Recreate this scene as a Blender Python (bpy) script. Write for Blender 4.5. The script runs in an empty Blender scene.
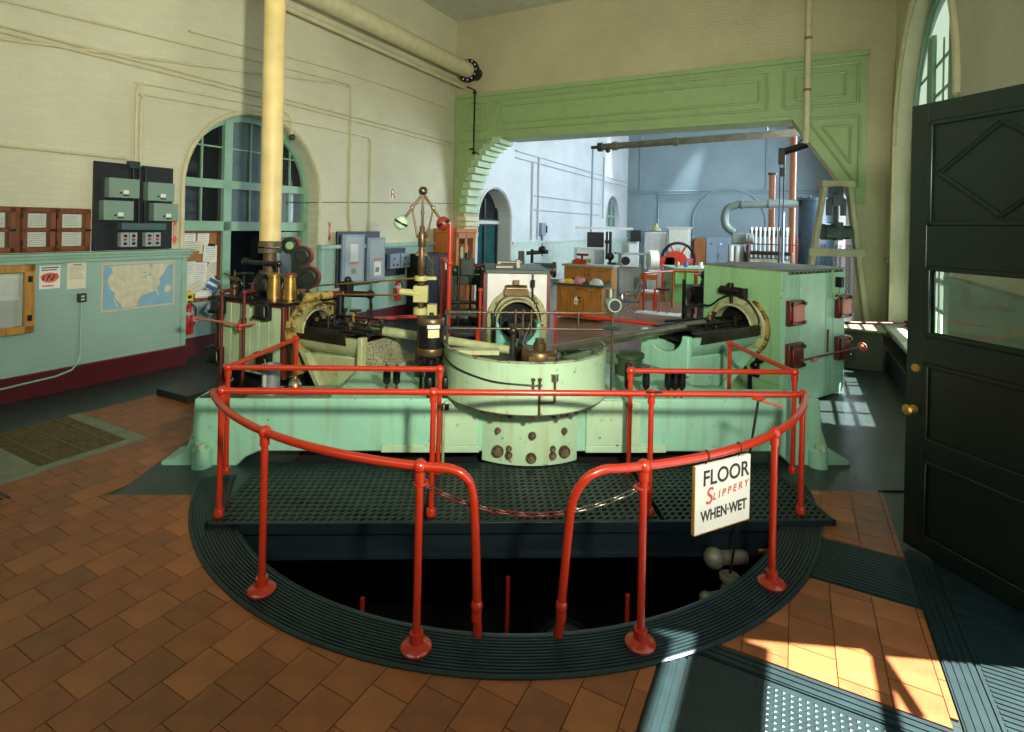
import bpy, math, random
from math import sin, cos, pi, radians
from mathutils import Matrix, Vector
random.seed(7)
SC = bpy.context.scene
COL = SC.collection
def lin(c):
    return tuple(((x/255)/12.92 if x/255 <= .04045 else (((x/255)+.055)/1.055)**2.4) for x in c)
def Rz(a): return Matrix.Rotation(radians(a), 4, 'Z')
WORLD = Matrix.Identity(4)
ROOM = Rz(-28.4)                                    # x = across the hall (u), y = along the hall (v)
ENG = Matrix.Translation((.215, 5.2, 0)) @ Rz(2.8)  # origin: crank shaft of the engine
CYLR, CYLC, CYLL = ENG @ Rz(30), ENG @ Rz(90), ENG @ Rz(150)   # x = cylinder axis pointing outward

# ---------------------------------------------------------------- camera, light, exposure
cd = bpy.data.cameras.new('camera'); cam = bpy.data.objects.new('camera', cd); COL.objects.link(cam)
cam.matrix_world = Matrix.Translation((0, 0, 2.2)) @ Matrix.Rotation(radians(90), 4, 'X') @ Matrix.Rotation(.0218, 4, 'Z')
cd.sensor_width = 36; cd.lens = 537.2/1024*36; cd.shift_x = 7/1024; cd.shift_y = -(366-224.9)/1024
cd.clip_start = .05; cd.clip_end = 200
SC.camera = cam
w = bpy.data.worlds.new('world'); SC.world = w; w.use_nodes = True
w.node_tree.nodes['Background'].inputs[0].default_value = (.75, .88, 1, 1)
w.node_tree.nodes['Background'].inputs[1].default_value = 1.6
def light(name, typ, loc, direction, energy, color, frame=WORLD, **kw):
    l = bpy.data.lights.new(name, typ); o = bpy.data.objects.new(name, l); COL.objects.link(o)
    l.energy = energy; l.color = color
    for k, v in kw.items(): setattr(l, k, v)
    o.matrix_world = frame @ Matrix.Translation(loc) @ Vector(direction).to_track_quat('-Z', 'Y').to_matrix().to_4x4()
    return o
light('sun', 'SUN', (0, 0, 20), (-.48, -.21, -1), 36, (1, .96, .9), ROOM, angle=.009)
# photographer's flood lamp, high beside the camera, turned to the engine and the left wall
light('flood_lamp', 'SPOT', (1.0, .1, 2.95), (-1.8, 8.4, 1.0), 2600, (1, .95, .80), WORLD, spot_size=radians(112), spot_blend=1, shadow_soft_size=.14)
# daylight standing in the tall windows of the far hall
light('far_window_light', 'AREA', (1.3, 17, 4.5), (-1, -.1, -.2), 850, (.72, .86, 1), ROOM, shape='RECTANGLE', size=3, size_y=5)
light('far_window_light', 'AREA', (1.3, 24, 4.5), (-1, -.1, -.2), 700, (.72, .86, 1), ROOM, shape='RECTANGLE', size=3, size_y=5)
# added spots under the closed far ceiling, throwing light streaks on the far walls
light('added_streak_spot', 'SPOT', (-2.9, 28.0, 9.6), (-2.6, .72, -6.2), 5000, (.86, .93, 1), ROOM, spot_size=radians(16), spot_blend=.8, shadow_soft_size=.15)
light('added_streak_spot', 'SPOT', (-7.2, 25.3, 9.6), (-.85, .25, -6.5), 3500, (1, .98, .94), ROOM, spot_size=radians(20), spot_blend=.8, shadow_soft_size=.15)
light('rear_fill_light', 'AREA', (-2.5, -2.6, 5), (0, 1, -.3), 110, (.9, 1, .85), ROOM, shape='RECTANGLE', size=6, size_y=3)  # added fill lamp behind the camera; the wall there has no window
SC.view_settings.view_transform = 'Standard'; SC.view_settings.look = 'None'
SC.view_settings.exposure = 0; SC.view_settings.gamma = 1; SC.view_settings.use_curve_mapping = False

# ---------------------------------------------------------------- materials
MATS = {}
def mat(name, rgb, rough=.5, metal=0, var=.10, scale=5, bump=0, bscale=60, wear=None, wamt=.62, wscale=9, coat=0, streak=None):
    if name in MATS: return MATS[name]
    m = bpy.data.materials.new(name); m.use_nodes = True; nt = m.node_tree; N = nt.nodes; L = nt.links
    b = N['Principled BSDF']; b.inputs['Roughness'].default_value = rough; b.inputs['Metallic'].default_value = metal
    if coat: b.inputs['Coat Weight'].default_value = coat
    tc = N.new('ShaderNodeTexCoord')
    nz = N.new('ShaderNodeTexNoise'); nz.inputs['Scale'].default_value = scale; nz.inputs['Detail'].default_value = 5
    L.new(tc.outputs['Object'], nz.inputs['Vector'])
    c = lin(rgb)
    r = N.new('ShaderNodeValToRGB'); r.color_ramp.elements[0].position = .3; r.color_ramp.elements[1].position = .7
    r.color_ramp.elements[0].color = (*[x*(1-var) for x in c], 1); r.color_ramp.elements[1].color = (*[min(1, x*(1+var)) for x in c], 1)
    L.new(nz.outputs['Fac'], r.inputs['Fac']); out = r.outputs['Color']
    if wear:
        n2 = N.new('ShaderNodeTexNoise'); n2.inputs['Scale'].default_value = wscale; n2.inputs['Detail'].default_value = 8; n2.inputs['Roughness'].default_value = .7
        L.new(tc.outputs['Object'], n2.inputs['Vector'])
        r2 = N.new('ShaderNodeValToRGB'); r2.color_ramp.elements[0].position = wamt; r2.color_ramp.elements[1].position = wamt+.06
        L.new(n2.outputs['Fac'], r2.inputs['Fac'])
        mx = N.new('ShaderNodeMixRGB'); mx.inputs[2].default_value = (*lin(wear), 1)
        L.new(r2.outputs['Color'], mx.inputs[0]); L.new(out, mx.inputs[1]); out = mx.outputs[0]
    if streak:   # oil and rust runs, drawn out down the surface
        mp = N.new('ShaderNodeMapping'); mp.inputs['Scale'].default_value = (13, 13, 1.1); L.new(tc.outputs['Object'], mp.inputs['Vector'])
        n4 = N.new('ShaderNodeTexNoise'); n4.inputs['Scale'].default_value = 1; n4.inputs['Detail'].default_value = 6; L.new(mp.outputs[0], n4.inputs['Vector'])
        r4 = N.new('ShaderNodeValToRGB'); r4.color_ramp.elements[0].position = .52; r4.color_ramp.elements[1].position = .80; r4.color_ramp.elements[1].color = (.62, .62, .62, 1); L.new(n4.outputs['Fac'], r4.inputs['Fac'])
        m4 = N.new('ShaderNodeMixRGB'); m4.inputs[2].default_value = (*lin(streak), 1); L.new(r4.outputs['Color'], m4.inputs[0]); L.new(out, m4.inputs[1]); out = m4.outputs[0]
    L.new(out, b.inputs['Base Color'])
    if bump:
        n3 = N.new('ShaderNodeTexNoise'); n3.inputs['Scale'].default_value = bscale; L.new(tc.outputs['Object'], n3.inputs['Vector'])
        bp = N.new('ShaderNodeBump'); bp.inputs['Strength'].default_value = bump; bp.inputs['Distance'].default_value = .01
        L.new(n3.outputs['Fac'], bp.inputs['Height']); L.new(bp.outputs['Normal'], b.inputs['Normal'])
    MATS[name] = m; return m
def brickmat(name, rgb, axes, rough=.7, mortar=.86, bw=.21, bh=.07, bump=.5, split=None, dark=None):
    # painted brickwork: axes picks the two object axes the courses run along
    m = bpy.data.materials.new(name); m.use_nodes = True; nt = m.node_tree; N = nt.nodes; L = nt.links
    b = N['Principled BSDF']; b.inputs['Roughness'].default_value = rough
    tc = N.new('ShaderNodeTexCoord'); sp = N.new('ShaderNodeSeparateXYZ'); cb = N.new('ShaderNodeCombineXYZ')
    L.new(tc.outputs['Object'], sp.inputs[0]); L.new(sp.outputs[axes[0]], cb.inputs[0]); L.new(sp.outputs[axes[1]], cb.inputs[1])
    br = N.new('ShaderNodeTexBrick'); br.inputs['Scale'].default_value = 1; br.inputs['Brick Width'].default_value = bw; br.inputs['Row Height'].default_value = bh
    br.inputs['Mortar Size'].default_value = .0045; br.inputs['Mortar Smooth'].default_value = .4
    c = lin(rgb); br.inputs['Color1'].default_value = (*c, 1); br.inputs['Color2'].default_value = (*[x*.96 for x in c], 1); br.inputs['Mortar'].default_value = (*[x*mortar for x in c], 1)
    L.new(cb.outputs[0], br.inputs['Vector'])
    nz = N.new('ShaderNodeTexNoise'); nz.inputs['Scale'].default_value = .7; nz.inputs['Detail'].default_value = 6; L.new(tc.outputs['Object'], nz.inputs['Vector'])
    rr = N.new('ShaderNodeValToRGB'); rr.color_ramp.elements[0].position = .35; rr.color_ramp.elements[1].position = .65
    rr.color_ramp.elements[0].color = (.86, .86, .84, 1); rr.color_ramp.elements[1].color = (1, 1, 1, 1); L.new(nz.outputs['Fac'], rr.inputs['Fac'])
    mx = N.new('ShaderNodeMixRGB'); mx.blend_type = 'MULTIPLY'; mx.inputs[0].default_value = 1
    L.new(br.outputs['Color'], mx.inputs[1]); L.new(rr.outputs['Color'], mx.inputs[2]); L.new(mx.outputs[0], b.inputs['Base Color'])
    bp = N.new('ShaderNodeBump'); bp.invert = True; bp.inputs['Strength'].default_value = bump; bp.inputs['Distance'].default_value = .006
    L.new(br.outputs['Fac'], bp.inputs['Height']); L.new(bp.outputs['Normal'], b.inputs['Normal'])
    MATS[name] = m; return m
def woodmat(name, rgb, rough=.45, axis=2):
    m = bpy.data.materials.new(name); m.use_nodes = True; nt = m.node_tree; N = nt.nodes; L = nt.links
    b = N['Principled BSDF']; b.inputs['Roughness'].default_value = rough
    tc = N.new('ShaderNodeTexCoord'); mp = N.new('ShaderNodeMapping'); s = [22, 22, 22]; s[axis] = 2; mp.inputs['Scale'].default_value = s
    L.new(tc.outputs['Object'], mp.inputs['Vector']); nz = N.new('ShaderNodeTexNoise'); nz.inputs['Scale'].default_value = 1.5; nz.inputs['Detail'].default_value = 6
    L.new(mp.outputs[0], nz.inputs['Vector']); r = N.new('ShaderNodeValToRGB'); c = lin(rgb)
    r.color_ramp.elements[0].position = .3; r.color_ramp.elements[1].position = .72
    r.color_ramp.elements[0].color = (*[x*.55 for x in c], 1); r.color_ramp.elements[1].color = (*[min(1, x*1.2) for x in c], 1)
    L.new(nz.outputs['Fac'], r.inputs['Fac']); L.new(r.outputs['Color'], b.inputs['Base Color']); MATS[name] = m; return m
def glassmat(name):
    m = bpy.data.materials.new(name); m.use_nodes = True; nt = m.node_tree; N = nt.nodes; L = nt.links; N.remove(N['Principled BSDF'])
    t = N.new('ShaderNodeBsdfTransparent'); t.inputs[0].default_value = (.96, .98, .97, 1); g = N.new('ShaderNodeBsdfGlossy'); g.inputs['Roughness'].default_value = .02
    x = N.new('ShaderNodeMixShader'); x.inputs[0].default_value = .07; L.new(t.outputs[0], x.inputs[1]); L.new(g.outputs[0], x.inputs[2]); L.new(x.outputs[0], N['Material Output'].inputs[0]); MATS[name] = m; return m
glass = glassmat('clear_glass')
def diffusermat(name):
    m = bpy.data.materials.new(name); m.use_nodes = True; nt = m.node_tree; N = nt.nodes; N.remove(N['Principled BSDF'])
    t = N.new('ShaderNodeBsdfTranslucent'); t.inputs[0].default_value = (.3, .34, .3, 1); nt.links.new(t.outputs[0], N['Material Output'].inputs[0]); MATS[name] = m; return m
sun_diffuser = diffusermat('sun_diffusing_glass')  # diffusing panes added to scatter the sun and keep its stripes off the engine
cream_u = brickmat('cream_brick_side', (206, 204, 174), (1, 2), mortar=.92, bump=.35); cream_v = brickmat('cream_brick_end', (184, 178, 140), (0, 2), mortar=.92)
wains = brickmat('mint_wainscot', (148, 180, 166), (1, 2), bw=.6, bh=.05, mortar=.95, bump=.25)
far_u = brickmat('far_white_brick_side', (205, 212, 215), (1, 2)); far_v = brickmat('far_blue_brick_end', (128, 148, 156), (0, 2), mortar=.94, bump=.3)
mint = mat('mint_trim', (140, 176, 154), .4); beamg = mat('beam_green', (138, 164, 108), .45, var=.06); maroon = mat('maroon_base', (78, 22, 28), .35)
cream = mat('cream_paint', (196, 190, 150), .45); pipecream = mat('pipe_cream', (214, 192, 128), .5, var=.14, scale=3, bump=.15, bscale=25)
red = mat('red_enamel', (168, 42, 17), .28, var=.06, coat=.4, wear=(150, 26, 18), wamt=.66, wscale=14); darkred = mat('dark_red_paint', (92, 32, 27), .4, var=.15)
salmon = mat('salmon_paint', (190, 108, 92), .45, var=.12)
slate = mat('slate_floor', (38, 52, 50), .35, var=.3, scale=3, bump=.1, bscale=30)
slab = brickmat('slate_slabs', (40, 54, 52), (0, 1), rough=.38, mortar=.5, bw=1.1, bh=.62, bump=.5)
brownfl = brickmat('brown_floor_tile', (112, 84, 72), (0, 1), rough=.3, mortar=.7, bw=.24, bh=.22, bump=.3)
tileA = mat('terracotta', (138, 80, 42), .42, var=.22, scale=5, bump=.12, bscale=45, wear=(62, 38, 22), wamt=.70, wscale=6)
tileB = mat('terracotta_dark', (126, 74, 40), .42, var=.22, scale=6, bump=.12, bscale=45, wear=(62, 38, 22), wamt=.68, wscale=6)
tileC = mat('terracotta_light', (150, 90, 48), .42, var=.2, scale=4, bump=.12, bscale=45)
iron_g = mat('ribbed_iron', (24, 44, 46), .42, .2, var=.25, scale=8, wear=(60, 84, 82), wamt=.7, wscale=30)
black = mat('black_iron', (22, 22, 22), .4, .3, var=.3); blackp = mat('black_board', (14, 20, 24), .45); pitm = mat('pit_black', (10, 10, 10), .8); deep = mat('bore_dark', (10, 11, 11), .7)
plate = mat('platform_plate', (34, 46, 42), .42, .35, var=.3, scale=7); greyblk = mat('grey_slab', (60, 66, 62), .5, wear=(190, 190, 180), wamt=.66, wscale=14)
M1 = mat('mint_enamel', (138, 188, 160), .35, var=.08, scale=2.5, wear=(52, 54, 44), wamt=.63, wscale=15, streak=(128, 138, 96))
M2 = mat('pale_enamel', (162, 190, 154), .35, var=.09, scale=2.5, wear=(50, 46, 36), wamt=.615, wscale=13, streak=(150, 150, 100))
M3 = mat('leaf_enamel', (132, 176, 126), .38, var=.08, scale=2, wear=(56, 58, 46), wamt=.63, wscale=15, streak=(112, 128, 84))
M4 = mat('stained_enamel', (160, 168, 124), .4, var=.16, scale=5, wear=(112, 86, 48), wamt=.62, wscale=9, streak=(120, 96, 52))
lagg = mat('lagging_paint', (168, 190, 150), .45, var=.16, scale=4, wear=(100, 108, 80), wamt=.64, wscale=6, streak=(120, 122, 84))
yel = mat('oily_yellow', (158, 136, 70), .42, var=.3, scale=8, wear=(66, 50, 28), wamt=.50, wscale=12, streak=(84, 60, 30))
ochre = mat('pale_flange', (150, 150, 104), .45, var=.2, scale=8, wear=(66, 60, 38), wamt=.57, wscale=16, streak=(96, 80, 44))
brass = mat('brass', (186, 148, 76), .3, .8, var=.2, scale=10); bronze = mat('bronze', (92, 74, 48), .38, .6, var=.25, scale=10); copper = mat('copper', (176, 104, 66), .3, .8, var=.2)
steel = mat('steel', (150, 146, 128), .28, .9, var=.15, scale=10); darksteel = mat('dark_steel', (60, 60, 54), .35, .7, var=.3); chrome = mat('chrome', (210, 212, 208), .12, 1, var=.04)
grey = mat('grey_enamel', (150, 164, 160), .4, var=.05); greyg = mat('grey_green_enamel', (120, 146, 128), .4, var=.06); bluegrey = mat('blue_grey', (128, 146, 160), .42, var=.06); lightgrey = mat('light_grey', (188, 192, 186), .45, var=.06)
oak = woodmat('oak', (168, 112, 44)); redoak = woodmat('red_oak', (120, 66, 26)); orangew = woodmat('orange_wood', (190, 108, 38)); yoak = woodmat('yellow_oak', (186, 136, 58))
white = mat('white_paper', (222, 222, 212), .6, var=.04); whitepaint = mat('white_paint', (214, 216, 200), .5, var=.05); ink = mat('black_ink', (26, 28, 28), .5); inkg = mat('grey_ink', (120, 120, 112), .6); redink = mat('red_ink', (196, 58, 46), .5)
orange = mat('orange_print', (216, 104, 56), .5); blue = mat('blue_print', (42, 96, 156), .5); yellow = mat('yellow_print', (218, 188, 52), .5); maps = mat('map_sea', (126, 166, 182), .5, var=.08, scale=9); mapl = mat('map_land', (196, 190, 160), .55, var=.14, scale=12)
doorg = mat('door_green', (12, 26, 20), .35, var=.12, scale=3); doorrev = mat('sash_green', (132, 172, 146), .4); pane_d = mat('dark_pane', (22, 28, 32), .06); pane_b = mat('blue_grey_pane', (98, 116, 124), .08, var=.1); pane_t = mat('teal_pane', (20, 72, 72), .08, var=.3, scale=2)  # blue-grey pane: reflections in the glass put into a lighter opaque colour
darkgreen = mat('dark_green', (34, 58, 44), .4, var=.2); pumpg = mat('pump_green', (104, 158, 84), .4); brown = mat('brown_pipe', (150, 92, 48), .45, var=.12); tan = mat('tan_timber', (150, 146, 112), .55, var=.1); navy = mat('tank_blue', (30, 46, 54), .4); bulb = mat('pink_cloth', (196, 128, 138), .8)
turq = mat('turquoise_enamel', (120, 186, 168), .38, var=.1); cork = mat('cork', (150, 110, 62), .8, var=.2, scale=30); ceilm = mat('ceiling_paint', (186, 188, 170), .7); rail_s = mat('handrail_steel', (86, 78, 66), .4, .7)

# ---------------------------------------------------------------- mesh builder
class B:
    def __init__(s): s.v = []; s.f = []; s.x = None
    def _a(s, vs, fs):
        n = len(s.v); s.v += [s.x @ Vector(p) if s.x else Vector(p) for p in vs]; s.f += [tuple(i+n for i in f) for f in fs]; return s
    def box(s, x0, x1, y0, y1, z0, z1):
        if x0 > x1: x0, x1 = x1, x0
        if y0 > y1: y0, y1 = y1, y0
        if z0 > z1: z0, z1 = z1, z0
        return s._a([(x0,y0,z0),(x1,y0,z0),(x1,y1,z0),(x0,y1,z0),(x0,y0,z1),(x1,y0,z1),(x1,y1,z1),(x0,y1,z1)], [(3,2,1,0),(4,5,6,7),(0,1,5,4),(1,2,6,5),(2,3,7,6),(3,0,4,7)])
    def cyl(s, p, q, r, r2=None, n=14, cap=True):
        p, q = Vector(p), Vector(q); r2 = r if r2 is None else r2; d = (q-p).normalized(); a = d.orthogonal().normalized(); b = d.cross(a)
        vs = [p+(a*cos(2*pi*i/n)+b*sin(2*pi*i/n))*r for i in range(n)]+[q+(a*cos(2*pi*i/n)+b*sin(2*pi*i/n))*r2 for i in range(n)]
        fs = [(i, (i+1) % n, n+(i+1) % n, n+i) for i in range(n)]
        if cap: fs += [tuple(range(n-1, -1, -1)), tuple(range(n, 2*n))]
        return s._a(vs, fs)
    def tube(s, pts, r, n=10, closed=False):
        pts = [Vector(p) for p in pts]; m = len(pts); vs = []; up = None
        for i, p in enumerate(pts):
            t = (pts[(i+1) % m]-pts[i-1]) if closed else (pts[min(i+1, m-1)]-pts[max(i-1, 0)])
            t.normalize()
            a = t.orthogonal().normalized() if up is None else (up-t*up.dot(t)).normalized()
            up = a; b = t.cross(a); vs += [p+(a*cos(2*pi*k/n)+b*sin(2*pi*k/n))*r for k in range(n)]
        fs = []
        for i in range(m if closed else m-1):
            j = (i+1) % m; fs += [(i*n+k, i*n+(k+1) % n, j*n+(k+1) % n, j*n+k) for k in range(n)]
        if not closed: fs += [tuple(range(n-1, -1, -1)), tuple(range((m-1)*n, m*n))]
        return s._a(vs, fs)
    def lathe(s, prof, c=(0,0,0), axis='z', n=24, a0=0, a1=360, cap=True):
        full = abs(a1-a0-360) < 1e-6; k = n if full else n+1; vs = []
        for r, h in prof:
            for i in range(k):
                a = radians(a0+(a1-a0)*i/n); x, y = r*cos(a), r*sin(a)
                p = {'z': (x, y, h), 'x': (h, x, y), 'y': (y, h, x), '-y': (x, -h, y)}[axis]
                vs.append((p[0]+c[0], p[1]+c[1], p[2]+c[2]))
        fs = []
        for j in range(len(prof)-1):
            for i in range(n):
                i2 = (i+1) % k if full else i+1; fs.append((j*k+i, j*k+i2, (j+1)*k+i2, (j+1)*k+i))
        if full and not (abs(prof[0][1]-prof[-1][1]) < 1e-6 and prof[0][0] > 1e-6 and prof[-1][0] > 1e-6) and cap:
            if prof[0][0] > 1e-6: fs.append(tuple(range(k-1, -1, -1)))
            if prof[-1][0] > 1e-6: fs.append(tuple(range((len(prof)-1)*k, len(prof)*k)))
        return s._a(vs, fs)
    def ball(s, c, r, n=14, sc=(1,1,1)):
        vs = []; fs = []; m = n//2
        for j in range(m+1):
            for i in range(n):
                t = pi*j/m; vs.append((c[0]+sc[0]*r*sin(t)*cos(2*pi*i/n), c[1]+sc[1]*r*sin(t)*sin(2*pi*i/n), c[2]-sc[2]*r*cos(t)))
        for j in range(m):
            for i in range(n): fs.append((j*n+i, j*n+(i+1) % n, (j+1)*n+(i+1) % n, (j+1)*n+i))
        return s._a(vs, fs)
    def torus(s, c, R, r, axis='z', n=28, m=8, a0=0, a1=360):
        pts = []; full = a1-a0 == 360
        for i in range(n if full else n+1):
            a = radians(a0+(a1-a0)*i/n); x, y = R*cos(a), R*sin(a); p = {'z': (x, y, 0), 'x': (0, x, y), 'y': (x, 0, y)}[axis]
            pts.append((c[0]+p[0], c[1]+p[1], c[2]+p[2]))
        return s.tube(pts, r, m, full)
    def prism(s, poly, a, b, axis='y'):
        # poly in the plane of the two other axes, extruded from a to b along axis
        P = {'y': lambda p, h: (p[0], h, p[1]), 'x': lambda p, h: (h, p[0], p[1]), 'z': lambda p, h: (p[0], p[1], h)}[axis]
        n = len(poly); return s._a([P(p, a) for p in poly]+[P(p, b) for p in poly], [tuple(range(n)), tuple(range(2*n-1, n-1, -1))]+[(i, n+i, n+(i+1) % n, (i+1) % n) for i in range(n)])
    def nut(s, c, r, h, axis='z', n=6): return s.cyl(c, tuple(Vector(c)+Vector({'z': (0,0,h), 'x': (h,0,0), 'y': (0,h,0)}[axis])), r, n=n)
def mesh(name, b, m, base=(0,0,0), smooth=38):
    me = bpy.data.meshes.new(name); bb = Vector(base); me.from_pydata([tuple(v-bb) for v in b.v], [], b.f)
    import bmesh
    bm = bmesh.new(); bm.from_mesh(me); bmesh.ops.recalc_face_normals(bm, faces=bm.faces); bm.to_mesh(me); bm.free()
    me.materials.append(m)
    if smooth:
        for p in me.polygons: p.use_smooth = True
        me.set_sharp_from_angle(angle=radians(smooth))
    return me
def bev(o, w):
    if w: md = o.modifiers.new('bevel', 'BEVEL'); md.width = w; md.segments = 2; md.limit_method = 'ANGLE'; md.angle_limit = radians(40)
class T:
    """a thing: an Empty at its base that parents its parts"""
    def __init__(s, name, label, cat, F=WORLD, base=(0,0,0), group=None):
        s.F = F; s.base = Vector(base); s.o = bpy.data.objects.new(name, None); s.o.empty_display_size = .1; COL.objects.link(s.o)
        s.o.matrix_world = F @ Matrix.Translation(base); s.o['label'] = label; s.o['category'] = cat
        if group: s.o['group'] = group
    def p(s, name, m, b, bevel=0, parent=None, label=None, smooth=38, stuff=False):
        o = bpy.data.objects.new(name, mesh(name, b, m, s.base, smooth)); COL.objects.link(o); o.parent = parent or s.o; bev(o, bevel)
        if label: o['label'] = label
        if stuff: o['kind'] = 'stuff'
        return o
    def share(s, name, me, loc, rot=0, parent=None, mtx=None):
        o = bpy.data.objects.new(name, me); COL.objects.link(o); o.parent = parent or s.o
        o.matrix_local = mtx if mtx is not None else Matrix.Translation(Vector(loc)-s.base) @ Matrix.Rotation(rot, 4, 'Z'); return o
def single(name, label, cat, m, b, F=WORLD, base=(0,0,0), bevel=0, group=None, smooth=38, stuff=False):
    o = bpy.data.objects.new(name, mesh(name, b, m, base, smooth)); COL.objects.link(o); o.matrix_world = F @ Matrix.Translation(base); bev(o, bevel)
    o['label'] = label; o['category'] = cat
    if group: o['group'] = group
    if stuff: o['kind'] = 'stuff'
    return o
def struct(name, m, b, F=ROOM, parent=None, bevel=0, smooth=38, label=None):
    o = bpy.data.objects.new(name, mesh(name, b, m, (0,0,0), smooth)); COL.objects.link(o)
    if parent: o.parent = parent
    else: o.matrix_world = F; o['kind'] = 'structure'
    if label: o['label'] = label
    bev(o, bevel); return o
def text(body, size, m, name, parent, mtx, depth=.0008, align='CENTER', shear=0, sx=1, bold=0):
    c = bpy.data.curves.new(name, 'FONT'); c.body = body; c.size = size; c.extrude = depth; c.align_x = align; c.align_y = 'CENTER'; c.shear = shear; c.offset = bold
    t = bpy.data.objects.new(name+'_tmp', c); COL.objects.link(t); bpy.context.view_layer.update()
    me = bpy.data.meshes.new_from_object(t.evaluated_get(bpy.context.evaluated_depsgraph_get())); bpy.data.objects.remove(t); bpy.data.curves.remove(c)
    me.materials.clear(); me.materials.append(m); me.name = name
    o = bpy.data.objects.new(name, me); COL.objects.link(o); o.parent = parent; o.matrix_local = mtx @ Matrix.Diagonal((sx, 1, 1, 1)); return o
def lean(a, b):  # 4x4 with local x along a, local y along b
    a, b = Vector(a).normalized(), Vector(b).normalized(); c = a.cross(b); return Matrix(((a.x, b.x, c.x, 0), (a.y, b.y, c.y, 0), (a.z, b.z, c.z, 0), (0, 0, 0, 1)))
def bez(p, n=8):  # smooth curve through points (Catmull-Rom)
    p = [Vector(q) for q in p]; q = [p[0]*2-p[1]]+p+[p[-1]*2-p[-2]]; out = []
    for i in range(1, len(q)-2):
        for k in range(n):
            t = k/n; out.append(.5*((2*q[i])+(q[i+1]-q[i-1])*t+(2*q[i-1]-5*q[i]+4*q[i+1]-q[i+2])*t*t+(3*q[i]-q[i-1]-3*q[i+1]+q[i+2])*t**3))
    return out+[p[-1]]

# ---------------------------------------------------------------- shell of the hall (ROOM frame)
UL, UR, VB, VF, ZC = -8.08, 1.55, 12.0, 28.9, 7.6
def arch_pts(c, r, spring, n=20, a0=180, a1=0): return [(c+r*cos(radians(a0+(a1-a0)*i/n)), spring+r*sin(radians(a0+(a1-a0)*i/n))) for i in range(n+1)]
def holed_wall(b, s0, s1, z0, z1, holes, fn):
    """wall face with arched openings; fn(s, z, d) -> point; holes: (centre, radius, spring, sill, depth)"""
    xs = s0
    def quad(p): b._a(p, [(0, 1, 2, 3)])
    for c, r, sp, sill, dep in sorted(holes):
        quad([fn(xs, z0, 0), fn(c-r, z0, 0), fn(c-r, z1, 0), fn(xs, z1, 0)])
        A = arch_pts(c, r, sp)
        for p, q in zip(A[:-1], A[1:]):
            quad([fn(*p, 0), fn(*q, 0), fn(q[0], z1, 0), fn(p[0], z1, 0)])
        loop = [(c-r, sill)]+A+[(c+r, sill)]
        for p, q in zip(loop[:-1], loop[1:]): quad([fn(*p, 0), fn(*p, dep), fn(*q, dep), fn(*q, 0)])
        if sill > z0:
            quad([fn(c-r, z0, 0), fn(c+r, z0, 0), fn(c+r, sill, 0), fn(c-r, sill, 0)]); quad([fn(c-r, sill, 0), fn(c+r, sill, 0), fn(c+r, sill, dep), fn(c-r, sill, dep)])
        xs = c+r
    quad([fn(xs, z0, 0), fn(s1, z0, 0), fn(s1, z1, 0), fn(xs, z1, 0)])
    return b
fl_ = lambda s, z, d: (UL-d, s, z)
wl = B(); holed_wall(wl, -3, VB+.35, 0, ZC, [(6.08, 1.27, 2.7, 0, .36)], fl_); struct('wall_left', cream_u, wl, smooth=0)
wl = B(); holed_wall(wl, VB+.35, VF, 0, 10, [(14.3, 1.0, 2.3, 0, .55), (26.3, 1.05, 2.7, 2.15, .25)], fl_); struct('wall_far_left', far_u, wl, smooth=0)
fr_ = lambda s, z, d: (UR+d, s, z)
wr = B(); holed_wall(wr, 3.92, VB+.35, 0, ZC, [(9.65, 2.05, 3.75, .55, .4)], fr_); struct('wall_right', cream_u, wr, smooth=0)
wr = B(); wr.box(UR, UR+.12, -3, 1.2, 0, ZC).box(UR, UR+.12, 1.2, 3.92, 4.6, ZC).box(UR, UR+.12, 1.2, 3.92, 3.65, 4.15); struct('wall_right_entrance', cream_u, wr)
wr = B(); holed_wall(wr, VB+.35, VF, 0, 10, [(17, 1.7, 5, 1.4, .4), (24, 1.7, 5, 1.4, .4)], fr_); struct('wall_far_right', far_u, wr, smooth=0)
struct('wall_front', cream_v, B().box(UL-.4, UR+.4, -3.2, -3, 0, ZC), smooth=0)
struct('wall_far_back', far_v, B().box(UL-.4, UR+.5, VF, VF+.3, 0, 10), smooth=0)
struct('ceiling', ceilm, B().box(UL-.5, UR+.5, -3.2, VB+.7, ZC, ZC+.2)); struct('ceiling_far', ceilm, B().box(UL-.5, UR+.5, VB+.6, VF+.3, 10, 10.2))
# cross wall with the big opening under the beam
OPEN = [(-7.72, 0), (-7.72, 2.45)]+[(-7.72+1.32*(1-cos(t)), 2.45+1.99*sin(t)) for t in [radians(12*i) for i in range(1, 7)]]+[(-6.45, 4.44), (-.12, 4.44), (.98, 2.75), (1.02, 2.45), (1.02, 0)]
wb = B(); wb.prism([(UL, 0)]+OPEN+[(UR, 0), (UR, 10), (UL, 10)], VB, VB+.6, 'y'); struct('wall_back', cream_v, wb, smooth=0)
green_out = OPEN[1:-1]; gb = B(); gb.prism([(-7.95, 2.6)]+[(-7.74, 2.6)]+green_out[1:-2]+[(1.0, 2.72), (1.13, 2.72), (1.13, 5.58), (-7.95, 5.58)], VB-.05, VB, 'y')
beam = struct('trim_1', beamg, gb, smooth=0, label='green panelled beam casing over the wide opening')
struct('cornice', beamg, B().box(-7.98, 1.16, VB-.1, VB-.05, 5.5, 5.6), parent=beam, bevel=.01); struct('soffit', beamg, B().box(-6.5, -.1, VB-.08, VB+.6, 4.38, 4.46), parent=beam, bevel=.01)
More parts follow.
